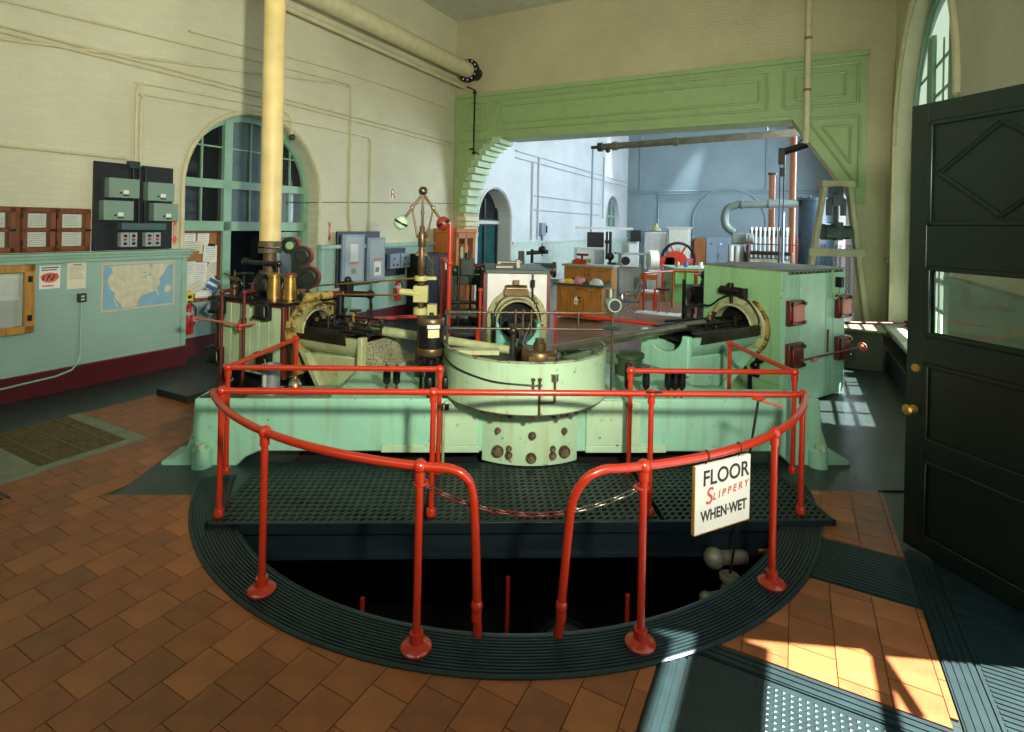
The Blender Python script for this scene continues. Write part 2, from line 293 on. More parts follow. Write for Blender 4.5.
def frame_panel(poly, wd=.05, dp=.03, name='panel_moulding'):
    b = B(); n = len(poly)
    for i in range(n):
        p, q = Vector((*poly[i], 0)), Vector((*poly[(i+1) % n], 0)); b.tube([(p.x, VB-.05-dp/2, p.y), (q.x, VB-.05-dp/2, q.y)], wd/2, 6)
    struct(name, beamg, b, parent=beam)
for poly in ([(-7.75,4.65),(-7.05,4.65),(-7.05,5.35),(-7.75,5.35)], [(-7.6,4.8),(-7.2,4.8),(-7.2,5.2),(-7.6,5.2)], [(-6.75,4.62),(-.55,4.62),(-.55,5.38),(-6.75,5.38)], [(-6.6,4.78),(-.7,4.78),(-.7,5.22),(-6.6,5.22)],
             [(-.25,4.62),(.98,4.62),(.98,5.38),(-.25,5.38)], [(-.05,4.78),(.78,4.78),(.78,5.22),(-.05,5.22)], [(.15,4.38),(1.02,4.38),(1.02,3.05)], [(.42,4.2),(.88,4.2),(.88,3.5)], [(-7.82,4.38),(-6.9,4.38),(-7.82,3.2)]):
    frame_panel(poly)
for i in range(12):   # stepped corbels under the left haunch
    t = radians(4+i*6.4); u, z = -7.72+1.32*(1-cos(t)), 2.45+1.99*sin(t)
    struct('corbel', mat('corbel_green', (164, 190, 150), .45), B().box(u-.12, u+.10+.02*(i % 2), VB-.08-.02*(i % 2), VB+.62, z-.085, z+.075), parent=beam, bevel=.012)
for i in range(5): struct('corbel', cream, B().box(-7.9, -7.68+.025*(i % 2)+.012*i, VB-.07, VB+.62, 1.72+i*.14, 1.84+i*.14), parent=beam, bevel=.012)
struct('green_band', beamg, B().box(-8.05, -7.76, VB-.045, VB+.01, 2.55, 5.58), parent=beam)
# left wall wainscot, cap, base
wn = struct('trim_2', wains, B().box(UL-.01, -8.0, -3, 4.82, .3, 1.66), label='mint green wainscot'); struct('cap', mint, B().box(UL, -7.93, -3, 4.86, 1.66, 1.70).box(UL, -7.96, -3, 4.84, 1.61, 1.66).box(UL, -7.90, -3, 4.88, 1.70, 1.735), parent=wn, bevel=.006); struct('end_bead', mint, B().box(-8.03, -7.985, 4.74, 4.80, .3, 1.62), parent=wn, bevel=.008)
wn2 = struct('trim_3', wains, B().box(UL-.01, -8.0, 7.36, VB, .3, 1.66), label='mint green wainscot'); struct('cap', mint, B().box(UL, -7.93, 7.34, VB, 1.66, 1.735), parent=wn2, bevel=.006); struct('end_bead', mint, B().box(-8.03, -7.985, 7.40, 7.46, .3, 1.66), parent=wn2, bevel=.008)
struct('baseboard_left', maroon, B().box(UL-.01, -7.97, -3, 4.83, 0, .3).box(UL-.01, -7.97, 7.35, VB, 0, .3), bevel=.01)
struct('baseboard_alcove', maroon, B().box(-8.46, -8.40, 4.82, 5.75, 0, .3))
wr2 = struct('trim_4', mat('right_wainscot', (110, 142, 112), .45), B().box(UR-.06, UR+.01, 11.75, VB, .3, 1.7).box(UR-.10, UR+.01, 11.75, VB, 1.66, 1.74), label='green wainscot by the hoist')
struct('trim_5', cream, B().torus((UR-.01, 9.65, 3.75), 2.12, .05, 'x', a0=0, a1=180).box(UR-.06, UR+.01, 11.68, 11.8, .55, 3.75), label='cream arch moulding')
struct('trim_11', mat('right_wainscot', (110, 142, 112)), B().box(UR-.06, UR+.01, 3.96, 7.5, .3, 1.68).box(UR-.11, UR+.01, 3.96, 7.5, 1.66, 1.74), label='green wainscot behind the open door')
struct('baseboard_right', black, B().box(UR-.22, UR+.01, 3.9, VB, 0, .33), bevel=.01)
struct('trim_6', whitepaint, B().box(UR-.12, UR+.4, 7.55, 11.75, .50, .56), bevel=.008, label='white window sill')
# arch moulding round the left alcove
struct('trim_7', cream, B().torus((UL+.01, 6.08, 2.7), 1.31, .035, 'x', a0=0, a1=180).cyl((UL+.01, 4.77, 1.74), (UL+.01, 4.77, 2.7), .035).cyl((UL+.01, 7.39, 1.74), (UL+.01, 7.39, 2.7), .035), label='cream arch moulding')
struct('trim_8', far_u, B().torus((UL+.01, 14.3, 2.3), 1.06, .04, 'x', a0=0, a1=180).cyl((UL+.01, 15.36, 0), (UL+.01, 15.36, 2.3), .04), label='white arch moulding')
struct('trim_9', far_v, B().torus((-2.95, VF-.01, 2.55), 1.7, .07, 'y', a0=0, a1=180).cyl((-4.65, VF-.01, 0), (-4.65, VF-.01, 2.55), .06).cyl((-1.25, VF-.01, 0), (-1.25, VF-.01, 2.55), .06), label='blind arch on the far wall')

# glazed screen in the left alcove
def window(name, label, m_frame):
    o = bpy.data.objects.new(name, None); COL.objects.link(o); o.matrix_world = ROOM; o['kind'] = 'structure'; o['label'] = label; return o
win = window('window_1', 'arched green glazed screen in the left wall', doorrev); WU = -8.40
def wpart(name, m, b, parent=None, bevel=.004): return struct(name, m, b, parent=parent or win, bevel=bevel)
fb = B()
A = arch_pts(6.08, 1.27, 2.7, 24)
for p, q in zip(A[:-1], A[1:]):
    k = .92; pi_, qi = (6.08+(p[0]-6.08)*k, 2.7+(p[1]-2.7)*k), (6.08+(q[0]-6.08)*k, 2.7+(q[1]-2.7)*k)
    fb.prism([p, q, qi, pi_], WU-.05, WU+.06, 'x')
wpart('arch_frame', doorrev, fb, bevel=0)
for v0, v1, z0, z1, nm in ((5.60,5.74,.3,3.84,'mullion'),(6.50,6.64,0,3.88,'mullion'),(4.81,4.90,.3,2.7,'side_post'),(7.24,7.35,0,2.7,'side_post'),(4.82,7.34,2.70,2.84,'transom'),(4.82,7.34,2.00,2.16,'transom')):
    wpart(nm, doorrev, B().box(WU-.05, WU+.08, v0, v1, z0, z1))
wpart('lower_panel', wains, B().box(WU-.06, WU-.02, 4.9, 5.6, 0, 2.0))
# sashes: (v0, v1, z0, z1, columns, rows, pane)
def sash(v0, v1, z0, z1, nc, nr, pm, clip=None):
    for i in range(nc):
        for j in range(nr):
            a, b_ = v0+(v1-v0)*i/nc, v0+(v1-v0)*(i+1)/nc; c, d = z0+(z1-z0)*j/nr, z0+(z1-z0)*(j+1)/nr
            if clip:
                def top(v): return 2.7+math.sqrt(max(0, (1.27*.93)**2-(v-6.08)**2))
                K = 5; poly = [(a, min(c-.01, top(a))), (b_, min(c-.01, top(b_)))]+[(b_+(a-b_)*k/K, min(d, top(b_+(a-b_)*k/K))) for k in range(K+1)]
                if max(p[1] for p in poly)-c < .06: continue
                poly = [(x, max(c-.011, z)) for x, z in poly]
                wpart('pane', pm, B().prism(poly, WU-.012, WU-.004, 'x'), bevel=0)
            else: wpart('pane', pm, B().box(WU-.012, WU-.004, a, b_, c-.01, d+.01), bevel=0)
    g = B()
    for i in range(1, nc):
        v = v0+(v1-v0)*i/nc; zt = z1 if not clip else min(z1, 2.7+math.sqrt(max(0, 1.2**2-(v-6.08)**2))); g.box(WU-.02, WU+.03, v-.013, v+.013, z0, zt)
    for j in range(1, nr): z = z0+(z1-z0)*j/nr; g.box(WU-.02, WU+.03, v0, v1, z-.013, z+.013)
    wpart('glazing_bars', doorrev, g)
sash(4.90, 5.60, 2.84, 3.92, 2, 2, pane_d, True); sash(5.74, 6.50, 2.84, 3.92, 2, 2, pane_b, True); sash(6.64, 7.26, 2.84, 3.84, 2, 2, pane_d, True)
sash(4.90, 5.60, 2.16, 2.70, 2, 1, pane_d); sash(5.74, 6.50, 2.16, 2.70, 2, 1, pane_b); sash(6.64, 7.24, 2.16, 2.70, 2, 1, pane_b)
struct('doorway_back', blackp, B().box(-9.6, -9.55, 4.6, 7.6, 0, 2.2).box(-9.6, -8.46, 4.6, 4.65, 0, 2.2).box(-9.6, -8.46, 7.5, 7.55, 0, 2.2).box(-9.6, -8.46, 4.6, 7.55, 2.1, 2.15), parent=win)
dr = struct('door_1', doorrev, B().box(WU-.03, WU+.02, 6.66, 7.24, 0, 1.0).box(WU-.03, WU+.02, 6.66, 6.76, 1, 1.98).box(WU-.03, WU+.02, 7.14, 7.24, 1, 1.98).box(WU-.03, WU+.02, 6.66, 7.24, 1.88, 1.98), bevel=.006, label='green glazed door'); struct('pane', pane_b, B().box(WU-.012, WU-.004, 6.76, 7.14, 1, 1.88), parent=dr)
# far arched doorway and window
fd = struct('door_2', pane_t, B().box(UL-.52, UL-.5, 13.32, 15.28, 0, 2.2), label='dark teal glazed doorway')
g = B()
for v in (13.34, 13.85, 14.45, 15.24): g.box(UL-.5, UL-.44, v-.04, v+.04, 0, 3.0)
for z in (.6, 2.2, 2.35): g.box(UL-.5, UL-.44, 13.3, 15.3, z-.03, z+.03)
struct('door_frame', navy, g, parent=fd); struct('pane', pane_d, B().prism([(p[0], p[1]) for p in arch_pts(14.3, 1.0, 2.3)], UL-.52, UL-.5, 'x'), parent=fd); struct('transom', lightgrey, B().box(UL-.5, UL-.4, 13.3, 15.3, 2.22, 2.32), parent=fd)
fw = struct('window_2', pane_b, B().prism([(25.25, 2.15)]+arch_pts(26.3, 1.05, 2.7)+[(27.35, 2.15)], UL-.24, UL-.22, 'x'), label='small arched window high on the far side wall')
g = B()
for v in (25.3, 25.95, 26.65, 27.3): g.box(UL-.22, UL-.16, v-.06, v+.06, 2.15, 3.6 if 25.5 < v < 27 else 2.75)
for z in (2.2, 2.75): g.box(UL-.22, UL-.16, 25.25, 27.35, z-.05, z+.05)
struct('sash_frame', mint, g, parent=fw)
# tall arched window in the right wall
rw = window('window_3', 'tall arched sash window in the right wall', doorrev); WR = UR+.26
def rpart(name, m, b, bevel=.004): return struct(name, m, b, parent=rw, bevel=bevel)
for v in (7.64, 8.98, 10.32, 11.66): rpart('mullion', doorrev, B().box(WR-.05, WR+.07, v-.16, v+.16, .55, 5.2 if 8 < v < 11 else 3.9))
for z in (.62, 3.72): rpart('transom', doorrev, B().box(WR-.06, WR+.08, 7.6, 11.7, z-.08, z+.08))
fb = B(); A = arch_pts(9.65, 2.05, 3.75, 20)
for p, q in zip(A[:-1], A[1:]): fb.prism([p, q, (9.65+(q[0]-9.65)*.94, 3.75+(q[1]-3.75)*.94), (9.65+(p[0]-9.65)*.94, 3.75+(p[1]-3.75)*.94)], WR-.05, WR+.06, 'x')
rpart('arch_frame', doorrev, fb, 0)
for i in range(3):
    v0, v1 = 7.64+1.34*i+.16, 7.64+1.34*(i+1)-.16; g = B()
    for k in (1,): g.box(WR-.01, WR+.02, v0+(v1-v0)*k/2-.03, v0+(v1-v0)*k/2+.03, .7, 5.0 if i == 1 else 4.3)
    for k in range(1, 7): g.box(WR-.01, WR+.02, v0, v1, .7+.42*k-.03, .7+.42*k+.03)
    for k in range(3): g.box(WR-.01, WR+.02, v0, v1, 3.8+.45*k, 3.83+.45*k)
    rpart('glazing_bars', doorrev, g)
    for a in range(2):
        for c in range(7): rpart('pane', glass if c in (0, 3, 4, 5) else sun_diffuser, B().box(WR+.002, WR+.006, v0+(v1-v0)*a/2, v0+(v1-v0)*(a+1)/2, .7+.42*c, .7+.42*(c+1)), 0)  # diffusing rows picked to shape where the sun patches fall
rpart('arch_glass', sun_diffuser, B().prism(arch_pts(9.65, 2.0, 3.8), WR+.002, WR+.006, 'x'), 0)

# ---------------------------------------------------------------- floor, pit, tiles
PC = Vector((.05, 5.25)); RI, RO = 2.39, 2.67
def box_hit(a, x0, x1, y0, y1, c):
    dx, dy = cos(a), sin(a); t = min(((x1-c.x)/dx if dx > 1e-9 else (x0-c.x)/dx if dx < -1e-9 else 1e9), ((y1-c.y)/dy if dy > 1e-9 else (y0-c.y)/dy if dy < -1e-9 else 1e9)); return (c.x+dx*t, c.y+dy*t, 0)
inv = ROOM.inverted(); pc = (inv @ Vector((PC.x, PC.y, 0))); b = B(); n = 96; X0, X1, Y0, Y1 = UL-.6, UR+.4, -3.2, VF
corners = sorted([math.atan2(y-pc.y, x-pc.x) % (2*pi) for x in (X0, X1) for y in (Y0, Y1)]); angs = sorted([2*pi*i/n for i in range(n)]+corners)
ip = [(pc.x+RI*cos(a), pc.y+RI*sin(a), 0) for a in angs]; op = [box_hit(a, X0, X1, Y0, Y1, pc) for a in angs]; k = len(angs)
b._a(ip+op, [(i, (i+1) % k, k+(i+1) % k, k+i) for i in range(k)])
floor = struct('floor', slab, b, smooth=0)
struct('floor_far', brownfl, B().box(-6.2, -1.2, 8.2, 12.0, 0, .006).box(-7.6, UR, 12.0, VF, 0, .006), smooth=0)
# slate bed round the engine (left and right of the pit)
struct('floor_bed_left', slate, B().prism([(-3.28, -.82), (-2.1, -.82), (-2.1, 1.4), (-3.28, 1.4)], .002, .012, 'z'), F=ENG, smooth=0)
struct('floor_bed_right', slate, B().prism([(2.05, -.78), (3.6, -.78), (3.6, 1.6), (2.05, 1.6)], .002, .012, 'z'), F=ENG, smooth=0)
# foundation under the engine closes the rear of the round opening
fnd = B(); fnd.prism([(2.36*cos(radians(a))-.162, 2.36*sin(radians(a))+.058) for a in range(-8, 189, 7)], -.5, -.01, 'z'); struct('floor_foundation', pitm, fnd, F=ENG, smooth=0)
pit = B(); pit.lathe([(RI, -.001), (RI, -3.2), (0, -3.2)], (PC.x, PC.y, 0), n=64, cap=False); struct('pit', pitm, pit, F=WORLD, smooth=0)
# ribbed iron ring
rg = B(); prof = [(RI, -.12), (RI, .027)]; k = 13
for i in range(k):
    r0 = RI+.01+(RO-RI-.02)*i/k; wd = (RO-RI-.02)/k; prof += [(r0, .018), (r0+wd*.35, .018), (r0+wd*.45, .026), (r0+wd*.9, .026)]
prof += [(RO, .020), (RO, .0)]
struct('floor_ring', iron_g, B().lathe(prof, (PC.x, PC.y, 0), n=120, a0=196, a1=346), F=WORLD, smooth=0, label='ribbed iron ring round the pit')
# tiles
TU, TV, GAP = .2165, .241, .0022
tile_me = [mesh('tile', B().box(-TU/2+GAP, TU/2-GAP, -TV/2+GAP, TV/2-GAP, 0, .010), m, smooth=0) for m in (tileA, tileB, tileC)]
ring_c = inv @ Vector((PC.x, PC.y, 0)); e_inv = (ENG.inverted() @ ROOM)
def clip(poly, nx, ny, d):
    out = []
    for i in range(len(poly)):
        p, q = poly[i], poly[(i+1) % len(poly)]; a, c = p[0]*nx+p[1]*ny-d, q[0]*nx+q[1]*ny-d
        if a >= 0: out.append(p)
        if a*c < 0: t = a/(a-c); out.append((p[0]+(q[0]-p[0])*t, p[1]+(q[1]-p[1])*t))
    return out
eax = (e_inv.to_3x3() @ Vector((1, 0, 0))).x, (e_inv.to_3x3() @ Vector((0, 1, 0))).x, e_inv.translation.x   # x' = a u + b v + c
eay = (e_inv.to_3x3() @ Vector((1, 0, 0))).y, (e_inv.to_3x3() @ Vector((0, 1, 0))).y, e_inv.translation.y
ZONES = [(-6.91, -.57, .6, 4.75), (-.53, .69, 3.06, 3.93), (-.53, .69, 4.50, 5.9)]
tiles = []
for zi, (u0, u1, v0, v1) in enumerate(ZONES):
    i0 = math.floor((u0+3.455)/TU)-1
    for i in range(i0, i0+60):
        uc = -3.455+TU/2+i*TU
        if uc+TU/2 < u0 or uc-TU/2 > u1: continue
        for j in range(-2, 32):
            vc = 1.479+TV/2+(j-4+(.5 if i % 2 else 0))*TV+(.08 if zi else 0)
            if vc+TV/2 < v0 or vc-TV/2 > v1: continue
            P = [(uc-TU/2+GAP, vc-TV/2+GAP), (uc+TU/2-GAP, vc-TV/2+GAP), (uc+TU/2-GAP, vc+TV/2-GAP), (uc-TU/2+GAP, vc+TV/2-GAP)]; whole = list(P)
            P = clip(P, 1, 0, u0); P = clip(P, -1, 0, -u1) if P else P; P = clip(P, 0, 1, v0) if P else P; P = clip(P, 0, -1, -v1) if P else P
            if zi == 0 and P:   # keep off the floor grating
                if uc < -5.6 and vc < 3.03:
                    if vc+TV/2 > 3.03: P = clip(P, 0, 1, 3.03)
                    elif uc+TU/2 > -5.6: P = clip(P, 1, 0, -5.6)
                    else: P = []
            if P:                # keep off the slate bed of the engine
                e = Vector((*P[0], 0)); ec = e_inv @ Vector((uc, vc, 0))
                if ec.x < 2:
                    if ec.y > -.82-.16 and ec.x > -3.28-.16:
                        if ec.y < -.82+.16 and ec.x > -3.28: P = clip(P, -eay[0], -eay[1], .82+eay[2])
                        elif ec.x < -3.28+.16: P = clip(P, -eax[0], -eax[1], 3.28+eax[2])
                        else: P = []
                else:
                    if ec.y > -.78-.16: P = clip(P, -eay[0], -eay[1], .78+eay[2]) if ec.y < -.78+.16 else []
            if P:                # and off the pit
                d = Vector((uc-ring_c.x, vc-ring_c.y)); L_ = d.length
                if L_ < RI+.30: d.normalize(); P = clip(P, d.x, d.y, d.x*ring_c.x+d.y*ring_c.y+RI+.05)
            if len(P) < 3: continue
            area = abs(sum(P[k][0]*P[(k+1) % len(P)][1]-P[(k+1) % len(P)][0]*P[k][1] for k in range(len(P))))/2
            if area < .002: continue
            wpos = ROOM @ Vector((uc, vc, 0))
            if wpos.y < .9: continue
            px = 505+537*wpos.x/wpos.y; py = 225+2.2*537/wpos.y
            if px < -45 or px > 1060 or py > 790: continue
            tiles.append((wpos.length, uc, vc, P, area > TU*TV*.93))
tiles.sort(key=lambda t: t[0]); rest = B()
for idx, (dist, uc, vc, P, full) in enumerate(tiles):
    mi = random.choices((0, 1, 2), (5, 3, 2))[0]
    if idx < 300:
        dz = .001+random.random()*.0018
        if full:
            o = bpy.data.objects.new('tile', tile_me[mi]); o.location = (uc, vc, dz)
        else:
            o = bpy.data.objects.new('tile', mesh('tile', B().prism([(p[0]-uc, p[1]-vc) for p in P], 0, .010, 'z'), (tileA, tileB, tileC)[mi], smooth=0)); o.location = (uc, vc, dz)
        COL.objects.link(o); o.parent = floor
    else: rest.prism(P, .001, .0115, 'z')
if rest.v: o = struct('tiles', tileA, rest, parent=floor, smooth=0); o['kind'] = 'stuff'
# iron cover strips in the floor on the right
def diamond(b, u0, u1, v0, v1, z, s=.032):
    nu, nv = int((u1-u0)/s), int((v1-v0)/s)
    for i in range(nu):
        for j in range(nv):
            u, v = u0+(i+.5)*(u1-u0)/nu, v0+(j+.5)*(v1-v0)/nv; r = s*.36; b._a([(u-r, v, z), (u, v-r, z), (u+r, v, z), (u, v+r, z), (u, v, z+.003)], [(0, 1, 4), (1, 2, 4), (2, 3, 4), (3, 0, 4)])
def cover(name, label, u0, u1, v0, v1, z, rib):
    t = T(name, label, 'floor plate', ROOM, ((u0+u1)/2, (v0+v1)/2, .002)); t.p('plate', iron_g, B().box(u0, u1, v0, v1, .002, z), smooth=0); b = B()
    if rib == 'u':
        k = int((v1-v0)/.034)
        for i in range(k): v = v0+(i+.5)*(v1-v0)/k; b.box(u0+.02, u1-.02, v-.009, v+.009, z, z+.005)
    elif rib == 'v':
        k = int((u1-u0)/.034)
        for i in range(k): u = u0+(i+.5)*(u1-u0)/k; b.box(u-.009, u+.009, v0+.02, v1-.02, z, z+.005)
    else: diamond(b, u0+.02, u1-.02, v0+.02, v1-.02, z)
    t.p('ribs', iron_g, b, smooth=0, stuff=True); return t
cover('floor_plate', 'diamond pattern iron floor plate in sunlight at the front right', -.44, .62, 1.2, 2.93, .010, 'd')
cover('floor_plate', 'narrow ribbed iron strip along the sunlit plate edge beside the tiles', -.56, .70, 2.94, 3.05, .011, 'u')
cover('floor_plate', 'narrow ribbed iron strip at the left edge of the sunlit plate', -.56, -.45, 1.2, 2.93, .011, 'v')
cover('floor_plate', 'wide ribbed iron strip crossing between the two right tile patches', .0, .69, 3.95, 4.49, .008, 'u')
cover('floor_plate', 'ribbed iron strip running from the right tiles toward the dark door', .70, .84, 1.2, 4.49, .010, 'v')
cover('floor_plate', 'cross ribbed iron plate in front of the dark green door', .85, 1.52, 1.2, 4.7, .008, 'u')
# floor grating at the left
t = T('floor_grating', 'rusty bar grating set in a concrete border by the left wall', 'grating', ROOM, (-6.3, 2.5, 0))
t.p('border', mat('concrete', (118, 124, 104), .7, var=.15, scale=8), B().box(-6.95, -5.60, 2.90, 3.03, .002, .012).box(-5.74, -5.60, 1.3, 2.90, .002, .012).box(-6.95, -5.74, 1.3, 2.2, .002, .012), smooth=0)
t.p('well', pitm, B().box(-6.95, -5.74, 2.2, 2.9, .002, .004), smooth=0)
b = B()
for i in range(34): u = -6.93+1.18*i/33; b.box(u-.005, u+.005, 2.2, 2.9, .004, .016)
for i in range(3): v = 2.2+.7*(i+.5)/3*1.0; b.box(-6.94, -5.75, v-.012, v+.012, .006, .019)
for i in range(18): v = 2.21+.68*i/17; b.box(-6.94, -5.75, v-.003, v+.003, .004, .013)
t.p('bars', mat('rusty_bar', (104, 92, 58), .55, .4, var=.3, scale=20), b, smooth=0, stuff=True)
cover('floor_plate', 'ribbed iron plate at the far left edge below the grating', -5.95, -5.28, .9, 1.86, .012, 'u')

# ---------------------------------------------------------------- perforated platform over the pit (ENG frame)
pl = T('pit_platform', 'dark perforated iron platform bridging the pit before the engine', 'platform', ENG, (0, -1, 0))
def perforated(x0, x1, y0, y1, z, th, sx=.058, sy=.058):
    b = B(); nx, ny = max(1, round((x1-x0)/sx)), max(1, round((y1-y0)/sy)); dx, dy = (x1-x0)/nx, (y1-y0)/ny
    for j in range(ny):
        for i in range(nx):
            cx, cy = x0+(i+.5)*dx, y0+(j+.5)*dy; o = [(-.5,-.5),(0,-.5),(.5,-.5),(.5,0),(.5,.5),(0,.5),(-.5,.5),(-.5,0)]
            s = 1 if (i+j) % 2 else -1; h = [(.47*cos(radians(a)), .25*sin(radians(a))) for a in (225, 270, 315, 0, 45, 90, 135, 180)]
            th_ = radians(38); h = [(p[0]*cos(th_)-p[1]*sin(th_), p[0]*sin(th_)+p[1]*cos(th_)) for p in h]
            # rotate start so that hole points pair with the outer ring
            O = [(cx+p[0]*dx, cy+p[1]*dy, z) for p in o]; Hh = [(cx+p[0]*dx, cy+p[1]*dy, z) for p in h]; Hl = [(p[0], p[1], z-th) for p in Hh]
            b._a(O+Hh+Hl, [(k, (k+1) % 8, 8+(k+1) % 8, 8+k) for k in range(8)]+[(8+k, 8+(k+1) % 8, 16+(k+1) % 8, 16+k) for k in range(8)])
    return b
for x0, x1 in ((-2.33, -.82), (-.81, .93), (.94, 2.22)): pl.p('grating_panel', plate, perforated(x0+.015, x1-.015, -1.285, -.36, .05, .03), smooth=0)
pl.p('edge_frame', mat('platform_edge', (22, 36, 40), .4, .3), B().box(-2.35, 2.24, -1.31, -1.285, -.03, .052).box(-2.35, 2.24, -.36, -.33, 0, .052).box(-2.35, -2.32, -1.31, -.33, 0, .052).box(2.21, 2.24, -1.31, -.33, 0, .052), bevel=.004)
pl.p('pan', pitm, B().box(-2.32, 2.21, -1.28, -.36, -.015, .0))
pl.p('girder', mat('girder_blue', (24, 36, 42), .45, .2), B().box(-2.1, 2.1, -1.27, -1.24, -.2, -.03).box(-2.1, 2.1, -1.30, -1.2, -.215, -.2))

# ---------------------------------------------------------------- red railings
RC = (-.162, .058); RR = 2.54; RZ = .955; PR = .0235
def cp(a, r=RR, z=RZ): return (RC[0]+r*cos(radians(a)), RC[1]+r*sin(radians(a)), z)
rail = T('pit_railing', 'red pipe railing curving round the open pit with ball fittings', 'railing', ENG, (0, -1.2, .02))
A0 = math.degrees(math.atan2(-1.2-RC[1], -2.3-RC[0])) % 360; A1 = math.degrees(math.atan2(-1.2-RC[1], 2.03-RC[0])) % 360
def ang(px, py):   # world point -> angle on the ring
    p = ENG.inverted() @ Vector((px, py, 0)); return math.degrees(math.atan2(p.y-RC[1], p.x-RC[0])) % 360
aL, aLL, aR, aRR = ang(-.411, 2.736), ang(-1.383, 3.149), ang(.752, 2.82), ang(1.693, 3.309)
def arc(a, b_, n=24): return [cp(a+(b_-a)*i/n) for i in range(n+1)]
gl, gr = aL+3.2, aR-4.6
Ldown = bez([cp(gl-1.5), cp(gl+.4), cp(gl+2.0, RR, RZ-.03), cp(gl+2.9, RR-.03, RZ-.12), cp(gl+3.3, RR-.06, .60), cp(gl+3.7, RR-.13, .0), cp(gl+3.8, RR-.15, -.25)], 6)
Rdown = bez([cp(gr+1.5), cp(gr-.5), cp(gr-2.6, RR, RZ-.04), cp(gr-3.9, RR-.03, RZ-.16), cp(gr-4.3, RR-.06, .58), cp(gr-4.8, RR-.13, .0), cp(gr-4.9, RR-.15, -.25)], 6)
rail.p('curved_rail', red, B().tube(arc(A0, gl-1.5, 40)+Ldown[1:], PR, 12)); rail.p('curved_rail', red, B().tube(arc(A1, gr+1.5, 40)+Rdown[1:], PR, 12))
P0, P1 = cp(A0), cp(A1); P0 = (-2.3, -1.2, RZ); P1 = (2.03, -1.2, RZ)
rail.p('straight_rail', red, B().cyl(P0, P1, .0225, n=12))
def ball_fit(t, p, r=.037): return t.p('ball_fitting', red, B().ball(p, r).cyl((p[0], p[1], p[2]-.075), (p[0], p[1], p[2]-.02), .028))
for a in (aLL, aL, aR, aRR):
    q = cp(a, RR, .03); po = rail.p('post', red, B().cyl(q, cp(a), .0205)); rail.p('flange', red, B().lathe([(0, .024), (.078, .024), (.08, .036), (.07, .048), (.038, .06), (.034, .105), (0, .105)], (q[0], q[1], 0), n=24), parent=po); ball_fit(rail, cp(a))
for x in (-2.3, -.775, .857, 2.03):
    po = rail.p('post', red, B().cyl((x, -1.2, .05), (x, -1.2, RZ), .0205)); rail.p('foot', red, B().lathe([(0, .052), (.036, .052), (.036, .085), (.03, .10), (0, .10)], (x, -1.2, 0), n=16), parent=po); ball_fit(rail, (x, -1.2, RZ), .036)
for q, z in ((cp(gl+3.55, RR-.105, .2), .2), (cp(gr-4.65, RR-.105, .2), .2)): rail.p('collar', red, B().ball(q, .032, sc=(1, 1, 1.3)).cyl((q[0], q[1], q[2]-.075), (q[0], q[1], q[2]-.03), .027))
rail.p('spring_clip', black, B().box(.81, .93, -1.235, -1.215, .968, .978))
for side, x0, x1, x2, y2, lab in ((-1, -.775, -2.56, -2.38, .62, 'left'), (1, .89, 2.37, 2.33, .62, 'right')):
    rr = T('guard_railing', 'red pipe railing on the %s rear of the platform angling back beside the engine' % lab, 'railing', ENG, (x1, -.53, .05))
    rr.p('rail', red, B().cyl((x0, -.53, .945), (x1, -.53, .945), .0225)); rr.p('rail', red, B().cyl((x1, -.53, .945), (x2, y2, .945), .0225))
    for x in (x0, x1):
        po = rr.p('post', red, B().cyl((x, -.53, .05), (x, -.53, .945), .0205)); rr.p('foot', red, B().lathe([(0, .052), (.036, .052), (.036, .085), (.03, .10), (0, .10)], (x, -.53, 0), n=16), parent=po); ball_fit(rr, (x, -.53, .945))
    rr.p('post', red, B().cyl((x2, y2, .01), (x2, y2, .945), .0205)); ball_fit(rr, (x2, y2, .945))
# chain across the gap
ch = T('chain', 'rusty red link chain hung across the railing gap', 'chain', ENG, cp((aL+aR)/2, RR, .7))
p0, p1 = Vector(cp(aL, RR-.02, .86)), Vector(cp(aR, RR-.02, .835)); NL = 23; pts = []
for i in range(NL+1):
    s = i/NL; p = p0.lerp(p1, s); p.z -= .155*4*s*(1-s); pts.append(p)
lk = B(); lk.tube([((.024 if abs((a+360) % 360-180) > 90 else -.024)+.011*cos(radians(a)), .0115*sin(radians(a)), 0) for a in (-75, -45, -15, 15, 45, 75, 105, 135, 165, 195, 225, 255)], .0042, 6, True)
lm_r, lm_s = mesh('link', lk, darkred, smooth=60), mesh('link', lk, steel, smooth=60)
for i in range(NL):
    d = pts[i+1]-pts[i]; c = (pts[i]+pts[i+1])/2
    a = d.normalized(); bb = (Vector((0, 0, 1)) if i % 2 else Vector((0, 1, 0))); bb = (bb-a*bb.dot(a)).normalized()
    o = ch.share('link', lm_s if i > 14 else lm_r, (0, 0, 0), mtx=Matrix.Translation(c-ch.base) @ lean(a, bb))
ch.p('eye_bolt', red, B().torus(tuple(p0), .032, .009, 'z', 14, 6)); ch.p('eye_bolt', red, B().torus(tuple(p1), .032, .009, 'z', 14, 6))
